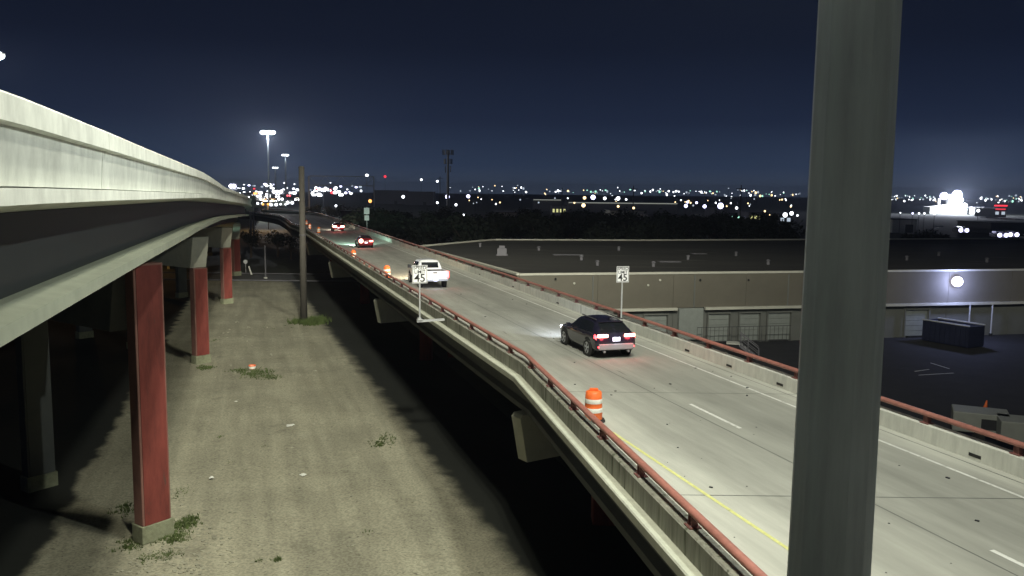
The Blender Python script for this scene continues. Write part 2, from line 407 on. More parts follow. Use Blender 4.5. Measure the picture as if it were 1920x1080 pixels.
# bents: cap with bevelled ends on two columns
def bent(Y):
    xl, xr = Lx(Y)-.05, Rx(Y)+.2
    n = Vector((-.955, -.296)).normalized()      # across the bridge, to the left
    c = Vector((xl, Y)); L_ = (xr-xl)/.955*.93
    t = Vector((.955, -.0+.296)); t.normalize(); t = Vector((math.cos(R(34)), math.sin(R(34)))); L_ = (xr-xl)*.955/math.cos(R(17))
    s = Vector((-t.y, t.x)); hw = .32
    mb = MB(); pr = [(.12, 5.40), (0, 5.25), (.35, 3.45), (L_-.75, 3.45), (L_, 4.6), (L_, 5.40)]
    for sg in (-1, 1):
        pts = [c+t*u+s*hw*sg for u, z in pr]
        f = [(p.x, p.y, z) for p, (u, z) in zip(pts, pr)]
        mb.face(f if sg > 0 else list(reversed(f)))
    for (u0, z0), (u1, z1) in zip(pr, pr[1:]+pr[:1]):
        a0, a1, b0, b1 = c+t*u0-s*hw, c+t*u1-s*hw, c+t*u0+s*hw, c+t*u1+s*hw
        mb.face([(a0.x, a0.y, z0), (a1.x, a1.y, z1), (b1.x, b1.y, z1), (b0.x, b0.y, z0)])
    mb.build('bent_cap', M['capm'], bridge, fix=True, bevel=.03)
    for u in (4.6, L_-2.2):
        p = c+t*u; MB().box((p.x, p.y, 1.75), (1.0, 1.0, 3.44), rz=.0).build('column', M['redc'], bridge, bevel=.05)
for Y in (-3, 32.6, 67.5, 102.5, 138): bent(Y)
# rails: elliptical tube on posts with base plates
def tube_prof(u, z, ru, rz, n=12): return [(u+ru*math.cos(2*math.pi*i/n), z+rz*math.sin(2*math.pi*i/n)) for i in range(n)]
MB().sweep(Lpts, tube_prof(.20, 7.80, .10, .075)).build('rail', M['rail'], bridge, smooth=True)
MB().sweep(Rpts, tube_prof(.10, 7.80, .10, .075)).build('rail', M['rail'], bridge, smooth=True)
post = MB()
post.box((0, -.07, .12), (.05+.09, .025, .24)); post.box((0, .07, .12), (.14, .025, .24)); post.box((.045, 0, .11), (.02, .12, .2)); 
post_me = post.mesh('rail_post', M['railp'])
plate = MB(); plate.box((0, 0, .012), (.26, .30, .024)); plate_me = plate.mesh('base_plate', M['railp'])
bolt_me = MB().cyl((0, 0, .024), (0, 0, .055), .018, n=6).mesh('bolt', M['bolt'])
def posts(P, u, flip):
    Q = lerp_path(P, int(sum((Vector(a)-Vector(b)).length for a, b in zip(P[:-1], P[1:]))/3.05))
    for a, b in zip(Q[:-1], Q[1:]):
        if a.y > 235: break
        t = (b-a).normalized(); nrm = Vector((t.y, -t.x)); p = a+nrm*u
        o = bpy.data.objects.new('rail_post', post_me); col.objects.link(o); o.parent = bridge
        o.location = Vector((p.x, p.y, 7.532 if not flip else 7.512))-bridge.location; o.rotation_euler.z = math.atan2(t.y, t.x)-math.pi/2+(math.pi if flip else 0)
        if a.y < 120:
            for me, nm in ((plate_me, 'base_plate'), (bolt_me, 'bolt')):
                if nm == 'bolt' and (a.y > 40 or flip): continue
                for bx, by in (((-.09, -.11), (.09, -.11), (-.09, .11), (.09, .11)) if nm == 'bolt' else ((0, 0),)):
                    q = bpy.data.objects.new(nm, me); col.objects.link(q); q.parent = o; q.location = (bx, by, 0)
posts(Lpts, .18, False); posts(Rpts, .15, True)
# drain slots in the right parapet
for Y in (22.2, 30.6, 33.9, 37.2, 47, 53, 62, 71):
    x = Rx(Y); MB().box((x-.004, Y, 7.13), (.012, .40, .09), rz=BANG).build('drain_slot', M['signb'], bridge)
# lane markings
def stripe(P, u0, u1, mt, z=7.005):
    mb = MB().sweep(P, [(u0, z), (u1, z)], closed=False); return mb.build('lane_marking', M[mt], bridge)
Rs = [(Rx(Y), Y) for Y in (-14, 10, 30, 60, 100, 150, 222)] + [(-55, 236)]
stripe(Rs, -1.22, -1.12, 'white')
stripe([(Rx(Y), Y) for Y in (-14, 27)], -8.35, -8.25, 'yellow')
s0 = 26.4
for k_ in range(-4, 2):
    Y0 = 26.4+k_*12.2*.955; stripe([(Rx(Y0), Y0), (Rx(Y0+2.92), Y0+2.92)], -4.45, -4.33, 'white')
# transverse joints of the deck: thin dark sealed grooves
for k_ in range(-1, 22):
    Y = 9+k_*10.3
    a, b = Lx(Y)+.4, Rx(Y)-.02
    MB().face([(a, Y, 7.003), (b, Y+2.0*0, 7.003), (b, Y+.035, 7.003), (a, Y+.035, 7.003)]).build('deck_joint', M['under'], bridge)
# debris specks on the deck
db = MB()
for i in range(70):
    Y = random.uniform(14, 60); x = random.uniform(Lx(Y)+.7, Rx(Y)-.3); r_ = .01+.03*random.random()**2.2
    db.box((x, Y, 7.003+r_*.3), (r_*2.4, r_*1.6, r_*.6), rz=random.random()*3)
tag(db.build('road_debris', M['plastic']), 'scattered dark pebbles and tyre scraps on the pale bridge deck', 'debris', kind='stuff')

# lengthwise tar seams, a patch and oil-dark wheel stains on the deck
for u, Y0, Y1 in ((-4.9, 16, 60), (-.35, 10, 120)):
    MB().sweep([(Rx(Y0), Y0), (Rx((Y0+Y1)/2), (Y0+Y1)/2), (Rx(Y1), Y1)], [(u, 7.0032), (u+.03, 7.0032)], closed=False).build('tar_seam', M['under'], bridge)

# ------------------------------------------------------------------ upper highway
upper = empty('elevated_highway', (-14, 33.5, 0), 'elevated concrete highway at left with floodlit parapet and red columns', 'bridge')
Upts = [(-1.0, -30), (-1.1, -18), (-1.7, -8), (-4.05, 0), (-6.73, 9.5), (-9.70, 19.5), (-13.82, 33.5), (-19.1, 50.9), (-24.46, 68.4), (-29.3, 86.4), (-34.2, 104.5), (-41.3, 130.5), (-49.5, 157), (-61, 185), (-78, 217), (-98, 245)]
Upath = lerp_path(Upts, 60)
def udz(Y):
    if Y < 38: return -.008*max(0, Y-10)
    return -.22-.017*(Y-38)-.00007*(Y-38)**2
def usweep(name, prof, mt, path=Upath, **k):
    prof = [(u+.5, 14+(z-14)*.86) for u, z in prof]
    return MB().sweep(path, prof, udz).build(name, M[mt], upper, **k)
# parapet cast in lengths with open joints
n_seg = 20; per = len(Upath)//n_seg
for i in range(n_seg):
    p = [Vector(q) for q in Upath[i*per:i*per+per+1]]
    dvec = (p[-1]-p[-2]).normalized(); p[-1] = p[-1]-dvec*.025
    if len(p) < 2: continue
    usweep('parapet', [(.62, 13.98), (.86, 14.0), (.90, 14.70), (1.0, 14.72), (1.0, 15.02), (.97, 15.05), (.66, 15.05), (.62, 15.02)], 'ramp', p)
usweep('slab', [(1.06, 13.79), (1.06, 13.98), (-22, 13.98), (-22, 13.72), (-.1, 13.6), (.9, 13.74)], 'ramp')
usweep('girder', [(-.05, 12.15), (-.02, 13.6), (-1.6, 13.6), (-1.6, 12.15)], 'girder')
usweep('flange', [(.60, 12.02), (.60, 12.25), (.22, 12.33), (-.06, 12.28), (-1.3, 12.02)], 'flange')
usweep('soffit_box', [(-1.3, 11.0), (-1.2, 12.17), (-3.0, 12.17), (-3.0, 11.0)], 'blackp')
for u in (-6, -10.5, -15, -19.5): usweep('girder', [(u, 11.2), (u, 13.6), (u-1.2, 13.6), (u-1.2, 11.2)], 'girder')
usweep('parapet', [(-21.6, 13.985), (-21.6, 15.0), (-22, 15.0), (-22, 13.985)], 'ramp')

def upper_bent(x, Y, ang):
    z0 = udz(Y); e = -1.4 if 20 < Y < 40 else 0
    t = Vector((math.cos(ang), math.sin(ang))); s = Vector((-t.y, t.x))     # t to the right across, s along
    base = Vector((x, Y))
    ct, cb = 10.95+z0, 8.5+z0
    mb = MB(); pr = [(.10+e, ct), (-.35+e, cb), (-19.5, cb), (-20.5, ct)]
    for sg in (-1, 1):
        f = [(base+t*u+s*(.72*sg+.72)).to_3d() for u, z in pr]; f = [(p.x, p.y, z) for p, (u, z) in zip(f, pr)]
        mb.face(f)
    for (u0, z0_), (u1, z1_) in zip(pr, pr[1:]+pr[:1]):
        a0, a1, b0, b1 = base+t*u0, base+t*u1, base+t*u0+s*1.44, base+t*u1+s*1.44
        mb.face([(a0.x, a0.y, z0_), (a1.x, a1.y, z1_), (b1.x, b1.y, z1_), (b0.x, b0.y, z0_)])
    mb.build('bent_cap', M['under'] if e else M['capm'], upper, fix=True, bevel=.04)  # near cap in darker concrete: the highway's shade put into its colour
    for u in (-.34, -9.8, -18.5):
        c = base+t*u+s*.7
        wv = .62
        zt_ = 11.1 if (e and u > -1) else 8.5+z0
        cm = MB().box((c.x, c.y, .7+(zt_-.7)/2), (wv, 1.24, zt_-.7), rz=ang).build('column', M['redtrim'] if u > -1 else M['under'], upper, bevel=.04)  # inner columns coloured dark to stand in for shade under the deck
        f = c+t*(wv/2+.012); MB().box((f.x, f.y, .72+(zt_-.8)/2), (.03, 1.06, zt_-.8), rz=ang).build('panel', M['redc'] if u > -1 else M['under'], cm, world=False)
        MB().box((c.x, c.y, .35), (wv+.14, 1.38, .72), rz=ang).build('plinth', M['plinth'], cm, world=False, bevel=.03)
for x, Y in ((-3.6, -6.5), (-14.46, 32.3), (-25.1, 66.9), (-34.9, 102.6), (-44.8, 137), (-56, 172)): upper_bent(x, Y, R(-36))

# ------------------------------------------------------------------ high mast beside the camera
mast = empty('high_mast_light', (2.46, 6.3, 0), 'thick grey many sided steel mast standing close at right', 'light mast')
n = 12; mb = MB()
mb.cyl((2.46, 6.3, 0), (2.46, 6.3, 42), .36, .15, n=n)
mb.build('shaft', M['galv'], mast)
MB().cyl((2.30, 6.015, 0), (2.395, 6.165, 41.9), .010, .006, n=6).build('weld_seam', M['galv'], mast)
MB().cyl((2.46, 6.3, 0), (2.46, 6.3, .08), .6, n=16).build('base_plate', M['galv'], mast)
rg = MB()
for i in range(24):
    a, b = 2*math.pi*i/24, 2*math.pi*(i+1)/24
    rg.bar((2.46+1.1*math.cos(a), 6.3+1.1*math.sin(a), 42.1), (2.46+1.1*math.cos(b), 6.3+1.1*math.sin(b), 42.1), .08, .08)
for i in range(4):
    a = math.pi/2*i; rg.bar((2.46, 6.3, 42.1), (2.46+1.1*math.cos(a), 6.3+1.1*math.sin(a), 42.1), .06, .06)
rg.build('ring', M['galv'], mast)
for i in range(8):
    a = 2*math.pi*i/8+.2; x, y = 2.46+1.35*math.cos(a), 6.3+1.35*math.sin(a)
    lm = MB().box((x, y, 42.0), (.55, .35, .14), rz=a).build('luminaire', M['galv'], mast)
    MB().box((x, y, 41.92), (.45, .27, .02), rz=a).build('lens', M['l_white'], lm, world=False)
def lamp(name, loc, W, c, r_=.3, spot=None, parent=None, rot=None, blend=.5, wpos=False):
    ld = bpy.data.lights.new(name, 'SPOT' if spot else 'POINT'); ld.energy = W; ld.color = c; ld.shadow_soft_size = r_
    if spot: ld.spot_size = spot; ld.spot_blend = blend
    o = bpy.data.objects.new(name, ld); col.objects.link(o); o.location = loc
    if rot: o.rotation_euler = rot
    if parent is not None:
        o.parent = parent
        if parent.type == 'EMPTY' and parent.rotation_euler.z == 0 and wpos: o.location = Vector(loc)-parent.location
    return o
def photometry(o, k, cut=.22, side=None, cap=7.0):
    '''luminaire distribution: intensity grows as 1/cos^k away from nadir, fades under the cut-off angle; side = (x, y, low) shields one side'''
    ld = o.data; ld.use_nodes = True; n_ = ld.node_tree.nodes; L = ld.node_tree.links; em = n_['Emission']
    ge = n_.new('ShaderNodeNewGeometry'); sp_ = n_.new('ShaderNodeSeparateXYZ'); L.new(ge.outputs['Incoming'], sp_.inputs[0])
    def mth(op, *a):
        q = n_.new('ShaderNodeMath'); q.operation = op
        for i_, v in enumerate(a):
            if isinstance(v, (int, float)): q.inputs[i_].default_value = v
            else: L.new(v, q.inputs[i_])
        return q.outputs[0]
    c_ = mth('MAXIMUM', mth('ABSOLUTE', sp_.outputs['Z']), .02)
    v = mth('MINIMUM', mth('POWER', c_, -float(k)), cap)
    mr = n_.new('ShaderNodeMapRange'); mr.interpolation_type = 'SMOOTHSTEP'; L.new(c_, mr.inputs[0])
    mr.inputs[1].default_value = cut*.8; mr.inputs[2].default_value = cut*1.6
    v = mth('MULTIPLY', v, mr.outputs[0])
    if side:
        dp = mth('ADD', mth('MULTIPLY', sp_.outputs['X'], side[0]), mth('MULTIPLY', sp_.outputs['Y'], side[1]))
        m2 = n_.new('ShaderNodeMapRange'); m2.interpolation_type = 'SMOOTHSTEP'; L.new(dp, m2.inputs[0])
        m2.inputs[1].default_value = side[3]; m2.inputs[2].default_value = side[4]; m2.inputs[3].default_value = side[2]; m2.inputs[4].default_value = 1
        v = mth('MULTIPLY', v, m2.outputs[0])
    L.new(v, em.inputs['Strength'])
for i in range(4):
    a = math.pi/2*i+.2
    o = lamp('mast_light', (2.46+1.7*math.cos(a), 6.3+1.7*math.sin(a), 41.6), OWN_W/4, (1.0, .985, .82), .5, parent=mast, wpos=True)
    photometry(o, 2.15, .24, (-.9, -.25, .22, -.55, .12), cap=9)
far_m = empty('high_mast_light', (16.2, 20.5, 0), 'tall lit mast standing right of the picture, behind the right bridge rail', 'light mast')
MB().cyl((16.2, 20.5, 0), (16.2, 20.5, 52), .40, .16, n=12).build('shaft', M['galv'], far_m)
MB().cyl((16.2, 20.5, 51.6), (16.2, 20.5, 51.8), 1.5, n=20).build('ring', M['galv'], far_m)
for i in range(8):
    a = 2*math.pi*i/8; x, y = 16.2+1.8*math.cos(a), 20.5+1.8*math.sin(a)
    lm = MB().box((x, y, 51.6), (.6, .4, .16), rz=a).build('luminaire', M['galv'], far_m)
    MB().box((x, y, 51.5), (.5, .3, .02), rz=a).build('lens', M['l_white'], lm, world=False)
for a in (R(110), R(180), R(250)):
    o = lamp('mast_light', (16.2+2.2*math.cos(a), 20.5+2.2*math.sin(a), 51.2), MAST_W/3, (1.0, .985, .82), .5, parent=far_m, wpos=True)
    photometry(o, 2.0, .26, (-.94, .34, .04, -.08, .50))

# roadside lamp on a long arm over the deck, just out of view: its light reaches the upper highway's parapet
def road_lamp(name, x, y, h, W, c, label, reach=(-2.2, 0), r_=.25, cat='street lamp', mt='l_white', z0=0, group=None, globe=None):
    t = empty(name, (x, y, z0), label, cat, group)
    p = MB().cyl((x, y, z0), (x, y, z0+h), .14, .08, n=10).build('pole', M['steel'], t)
    hx, hy = x+reach[0], y+reach[1]
    MB().cyl((x, y, z0+h-.3), (hx, hy, z0+h), .05, .04, n=8).build('arm', M['steel'], t)
    MB().box((hx, hy, z0+h), (.7, .34, .14)).build('luminaire', M['steel'], t)
    if globe: MB().ball((hx, hy, z0+h-.1), globe, 12, 8, sz=.7).build('lens', M[mt], t, smooth=True)
    else: MB().box((hx, hy, z0+h-.085), (.5, .26, .03)).build('lens', M[mt], t)
    lo = lamp('lamp_light', (hx, hy, z0+h-.4), W, c, r_, parent=t, wpos=True)
    if h > 15: photometry(lo, .8, .1, (-1, 0, .12, -.6, -.15))
    return t
road_lamp('street_lamp', 13.6, 20.5, 15.5, ROAD_W, (.93, 1, .93), 'tall roadside lamp right of the bridge lighting the highway parapet', reach=(-6.2, -.5), z0=7, r_=.2)

# lamp at the very left edge of the view, beyond the upper parapet
road_lamp('street_lamp', -37.5, 60, 9.6, 2500, (.9, .95, 1), 'bright street lamp at the upper left edge above the highway parapet', reach=(2.1, 0), z0=13.4, globe=.38)

# ------------------------------------------------------------------ vehicles
def interp(st, y):
    for a, b in zip(st[:-1], st[1:]):
        if a[0] <= y <= b[0]:
            t = (y-a[0])/(b[0]-a[0]+1e-9); t = t*t*(3-2*t)*.35+t*.65
            return [p+(q-p)*t for p, q in zip(a, b)]
    return list(st[-1] if y > st[-1][0] else st[0])
def section(s_):
    y, w_, zb, zt, zr, rw = s_
    h = zr-zt
    return [(0, zb), (w_*.86, zb), (w_*.975, zb+.10), (w_, zb+(zt-zb)*.5), (w_*.985, zb+(zt-zb)*.8), (w_*.955, zt),
            (w_*.955+(rw-w_*.955)*.5, zt+h*.52), (rw, zt+h*.86), (rw*.80, zt+h*.97), (rw*.4, zr), (0, zr+.008)]
def surf(st, y, t):
    c = section(interp(st, y)); t = max(0, min(len(c)-1.0001, t)); i = int(t); f = t-i
    return Vector((c[i][0]+(c[i+1][0]-c[i][0])*f, y, c[i][1]+(c[i+1][1]-c[i][1])*f))
def car_body(st, ny=44):
    mb = MB(); y0, y1 = st[0][0], st[-1][0]; ys = sorted(set([y0+(y1-y0)*i/ny for i in range(ny+1)]+[s_[0] for s_ in st]))
    n = 11
    for y in ys:
        c = section(interp(st, y))
        for x, z in c: mb.v.append((x, y, z))
        for x, z in c: mb.v.append((-x, y, z))
    for i in range(len(ys)-1):
        a, b = i*2*n, (i+1)*2*n
        for j in range(n-1):
            mb.f.append((a+j, b+j, b+j+1, a+j+1)); mb.m.append(0)
            mb.f.append((a+n+j, a+n+j+1, b+n+j+1, b+n+j)); mb.m.append(0)
    for base, rev in ((0, False), ((len(ys)-1)*2*n, True)):
        f = [base+j for j in range(n)]+[base+n+j for j in reversed(range(1, n-1))]
        mb.f.append(tuple(f if not rev else reversed(f))); mb.m.append(0)
    return mb
def patch(st, ya, yb, ta, tb, side, ny=6, off=.010, yb2=None, ya2=None):
    """a skin patch lying just proud of the body; ya2, yb2 are the y ends at the top edge"""
    ya2 = ya if ya2 is None else ya2; yb2 = yb if yb2 is None else yb2
    mb = MB(); nt_ = 4
    for i in range(ny+1):
        for j in range(nt_+1):
            f = j/nt_; y = (ya+(ya2-ya)*f)*(1-i/ny)+(yb+(yb2-yb)*f)*i/ny; t = ta+(tb-ta)*f
            p = surf(st, y, t); q = surf(st, y+.02, t)-p; r_ = surf(st, y, t+.05)-p
            nn = q.cross(r_); nn = nn.normalized() if nn.length > 1e-9 else Vector((1, 0, 0))
            if nn.x < 0 and abs(nn.x) > .05: nn = -nn
            if abs(nn.x) <= .05 and nn.z < 0: nn = -nn
            p = p+nn*off; mb.v.append((p.x*side, p.y, p.z))
    for i in range(ny):
        for j in range(nt_):
            a = i*(nt_+1)+j; mb.f.append((a, a+1, a+nt_+2, a+nt_+1)); mb.m.append(0)
    return mb
def wheel(parent, x, y, r_, side, w_=.24):
    t = MB(); ax = Vector((1, 0, 0))
    arch = MB().cyl((x-side*.02, y, r_+.03), (x+side*.012, y, r_+.03), r_+.085, n=24).build('wheel_arch', M['rubber'], parent, world=False)
    tw = MB().cyl((x-side*w_*.85, y, r_), (x+side*.02, y, r_), r_, n=24)
    tw.cyl((x+side*.02, y, r_), (x+side*.04, y, r_), r_, r_*.90, n=24)
    o = tw.build('wheel', M['rubber'], parent, world=False)
    rm = MB()
    for k_ in range(5):
        a = 2*math.pi*k_/5+.3; p = Vector((x+side*.045, y+math.cos(a)*r_*.12, r_+math.sin(a)*r_*.12)); q = Vector((x+side*.045, y+math.cos(a)*r_*.64, r_+math.sin(a)*r_*.64))
        d_ = (q-p).normalized(); s_ = Vector((0, -d_.z, d_.y))*r_*.12
        f = [p-s_*.7, q-s_*1.2, q+s_*1.2, p+s_*.7]; fb = [v-Vector((side*.03, 0, 0)) for v in f]
        rm.face(f); rm.face(list(reversed(fb)))
        for i in range(4): rm.face([f[i], f[(i+1) % 4], fb[(i+1) % 4], fb[i]])
    rm.cyl((x+side*.01, y, r_), (x+side*.05, y, r_), r_*.17, n=10)
    for i in range(20):
        a, b = 2*math.pi*i/20, 2*math.pi*(i+1)/20
        rm.face([(x+side*.043, y+math.cos(a)*r_*.62, r_+math.sin(a)*r_*.62), (x+side*.043, y+math.cos(b)*r_*.62, r_+math.sin(b)*r_*.62),
                 (x+side*.043, y+math.cos(b)*r_*.70, r_+math.sin(b)*r_*.70), (x+side*.043, y+math.cos(a)*r_*.70, r_+math.sin(a)*r_*.70)])
    rm.build('rim', M['chrome'], o, world=False)
def vehicle(name, st, loc, rz, label, cat, pm, wb, wr, tail='tail', headW=300, wheels=True, tailW=3):
    """rear at y=0, front at +y"""
    t = empty(name, loc, label, cat, rz=rz)
    car_body(st).build('body', M[pm], t, world=False, smooth=True)
    W = max(s_[1] for s_ in st)
    for sd_ in (1, -1):
        for y in wb: wheel(t, sd_*(W-.015), y, wr, sd_)
    return t
def P(name, mb, mt, t, **k): return mb.build(name, M[mt], t, world=False, **k)
def headlights(t, L_, w_, z, W, c=(.85, .93, 1)):
    for sd_ in (1, -1):
        P('headlight', MB().box((sd_*w_, L_+.01, z), (.34, .05, .14)), 'head', t)
        o = lamp('head_beam', (sd_*w_, L_+.12, z), W, c, .12, spot=R(80), parent=t, rot=(R(90-2.5), 0, 0), blend=1)
D_RZ = BANG                      # rotation that points a vehicle's +y along the bridge

# black SUV
suv = [(0, .78, .42, .80, .84, .60), (.05, .90, .36, .98, 1.02, .70), (.14, .93, .33, 1.06, 1.14, .70), (.42, .945, .30, 1.09, 1.44, .64), (.78, .95, .28, 1.09, 1.635, .62),
       (1.2, .95, .26, 1.06, 1.70, .63), (2.2, .95, .26, 1.03, 1.69, .62), (2.75, .95, .26, 1.01, 1.58, .60), (3.45, .94, .26, .99, 1.06, .72),
       (4.1, .92, .28, .93, .99, .66), (4.5, .86, .32, .80, .86, .55), (4.66, .70, .40, .66, .70, .45)]
suv = [(q[0], q[1], q[2], q[3]*.95, q[3]*.95+(q[4]-q[3])*.90, q[5]) for q in suv]
t = vehicle('suv', suv, (4.45, 35.75, 7.005), D_RZ, 'dark blue black SUV with red tail lights lit in the nearest lane', 'car', 'navy', (.92, 3.72), .36)
for sd_ in (1, -1):
    for a, b, a2, b2 in ((.55, 1.18, .85, 1.18), (1.24, 2.12, 1.24, 2.10), (2.18, 3.22, 2.16, 2.62)):
        P('side_window', patch(suv, a, b, 5.12, 6.75, sd_, ya2=a2, yb2=b2), 'glass', t)
    P('tail_light', patch(suv, .052, .26, 4.05, 5.0, sd_, ny=3, off=.022), 'tail', t)
    P('tail_light', MB().box((sd_*.62, .015, .99), (.46, .07, .12)), 'brake', t)
    P('door_handle', MB().box((sd_*.965, 1.55, .92), (.03, .2, .03)), 'navy', t)
    P('door_handle', MB().box((sd_*.965, 2.5, .90), (.03, .2, .03)), 'navy', t)
    P('side_mirror', MB().box((sd_*1.05, 2.98, 1.07), (.20, .12, .16)), 'navy', t, bevel=.03)
    P('roof_rail', MB().bar((sd_*.60, .8, 1.575), (sd_*.60, 2.4, 1.60), .035, .035), 'darksteel', t)
    P('exhaust_tip', MB().cyl((sd_*.55, -.06, .32), (sd_*.55, .1, .32), .05, n=10), 'chrome', t)
    P('reflector', MB().box((sd_*.74, -.005, .52), (.20, .03, .05)), 'tail', t)
P('rear_window', patch(suv, .17, .62, 10, 7.3, 1, off=.012), 'glass', t); P('rear_window', patch(suv, .17, .62, 10, 7.3, -1, off=.012), 'glass', t)
P('windshield', patch(suv, 2.86, 3.38, 10, 7.2, 1), 'glass', t); P('windshield', patch(suv, 2.86, 3.38, 10, 7.2, -1), 'glass', t)
P('licence_plate', MB().box((0, -.005, .84), (.34, .03, .17)), 'platel', t)
P('rear_bumper', MB().box((0, .02, .52), (1.60, .14, .26)), 'cars', t, bevel=.04)
P('antenna', MB().box((0, .80, 1.61), (.05, .14, .09)), 'navy', t)
P('spoiler', MB().box((0, .66, 1.50), (1.10, .20, .03)), 'navy', t, bevel=.01)
headlights(t, 4.62, .62, .70, 800, (.72, .80, 1))
for sd_ in (1, -1): lamp('tail_glow', (sd_*.62, -.16, .95), 12, (1, .05, .08), .12, parent=t)
lamp('plate_glow', (0, -.15, .9), 4, (.8, .85, 1), .05, parent=t)

# white pickup
pt = empty('pickup_truck', (-5.5, 61.0, 7.005), 'white crew cab pickup truck behind the left speed limit sign', 'truck', rz=D_RZ)
b = MB()
b.box((0, 2.95, .92), (1.96, 5.5, .62)); P('chassis_body', b, 'carw', pt, bevel=.08)
for sd_ in (1, -1):
    P('bed_side', MB().box((sd_*.95, 1.0, 1.08), (.10, 1.9, .42)), 'carw', pt, bevel=.04)
P('tailgate', MB().box((0, .14, 1.01), (1.72, .10, .56)), 'carw', pt, bevel=.03)
P('bed_floor', MB().box((0, 1.05, 1.235), (1.76, 1.65, .012)), 'plastic', pt)
cab = [(2.0, .97, 1.0, 1.24, 1.26, .80), (2.05, .97, 1.0, 1.24, 1.80, .72), (2.3, .97, 1.0, 1.24, 1.93, .72), (3.6, .97, 1.0, 1.22, 1.92, .72), (4.0, .97, 1.0, 1.2, 1.80, .70), (4.55, .96, 1.0, 1.2, 1.24, .78), (5.6, .94, .9, 1.16, 1.22, .76), (5.72, .90, .8, 1.02, 1.06, .7)]
P('cab', car_body(cab), 'carw', pt, smooth=True)
P('rear_window', MB().face([(-.66, 1.99, 1.36), (.66, 1.99, 1.36), (.60, 2.02, 1.76), (-.60, 2.02, 1.76)]).box((0, 2.035, 1.56), (1.24, .05, .42)), 'glass', pt)
for sd_ in (1, -1):
    P('side_window', patch(cab, 2.3, 3.15, 5.15, 6.8, sd_), 'glass', pt); P('side_window', patch(cab, 3.22, 4.3, 5.15, 6.8, sd_, yb2=3.95), 'glass', pt)
    P('tail_light', MB().box((sd_*.93, .13, 1.02), (.14, .16, .46)), 'tail', pt)
    P('side_mirror', MB().box((sd_*1.14, 4.15, 1.32), (.24, .12, .26)), 'plastic', pt, bevel=.03)
    for y in (1.15, 4.85): wheel(pt, sd_*.975, y, .41, sd_)
P('rear_bumper', MB().box((0, .02, .66), (1.86, .20, .20)), 'chrome', pt, bevel=.03)
P('licence_plate', MB().box((0, -.085, .66), (.32, .012, .15)), 'platel', pt)
P('tailgate_handle', MB().box((0, .085, 1.16), (.28, .012, .07)), 'plastic', pt)
P('windshield', patch(cab, 4.06, 4.5, 10, 7.3, 1), 'glass', pt); P('windshield', patch(cab, 4.06, 4.5, 10, 7.3, -1), 'glass', pt)
headlights(pt, 5.72, .68, .95, 3000, (1, .80, .55))
lamp('plate_glow', (0, -.2, .55), 6, (.55, .6, 1), .05, parent=pt)
for sd_ in (1, -1): lamp('tail_glow', (sd_*.95, -.1, 1.05), 8, (1, .05, .06), .1, parent=pt)

# maroon hatchback, one lamp flaring
hb = [(0, .76, .40, .74, .78, .55), (.05, .88, .32, .92, .96, .66), (.30, .90, .28, .98, 1.28, .60), (.55, .90, .26, .98, 1.44, .58), (1.2, .90, .25, .96, 1.50, .58),
      (2.1, .90, .25, .94, 1.48, .58), (2.6, .90, .25, .93, 1.38, .56), (3.25, .89, .25, .90, .97, .66), (3.9, .86, .28, .82, .88, .58), (4.2, .68, .36, .62, .66, .42)]
def small_car(name, loc, label, pm, tl, head, headc, tailw, lw=.25, big=None):
    t = vehicle(name, hb, loc, D_RZ, label, 'car', pm, (.75, 3.35), .32)
    for sd_ in (1, -1):
        P('side_window', patch(hb, .55, 1.2, 5.12, 6.7, sd_, ya2=.7), 'glass', t); P('side_window', patch(hb, 1.26, 3.0, 5.12, 6.7, sd_, yb2=2.5), 'glass', t)
        P('rear_window', patch(hb, .22, .55, 10, 7.3, sd_), 'glass', t)
        r_ = big if (big and sd_ < 0) else lw
        P('tail_light', MB().box((sd_*.62, .0, .86), (lw*1.5, .08, lw*.6)) if r_ == lw else MB().ball((sd_*.62, -.02, .88), r_, 10, 6), tl, t)
        lamp('tail_glow', (sd_*.62, -.25, .86), tailw, (1, .06, .08), .15, parent=t)
    P('licence_plate', MB().box((0, -.005, .66), (.34, .03, .15)), 'platel', t)
    headlights(t, 4.16, .58, .64, head, headc)
    return t
small_car('hatchback', (-17.75, 103.6, 7.005), 'dark red hatchback braking, with one flaring lamp, ahead of the pickup', 'carr', 'brake', 9000, (.60, 1, .82), 25, big=.26)
small_car('sedan', (-29.3, 144, 7.005), 'farthest red car on the bridge with wide glowing brake lights', 'carr', 'brake', 3500, (1, .85, .7), 40, lw=.42)

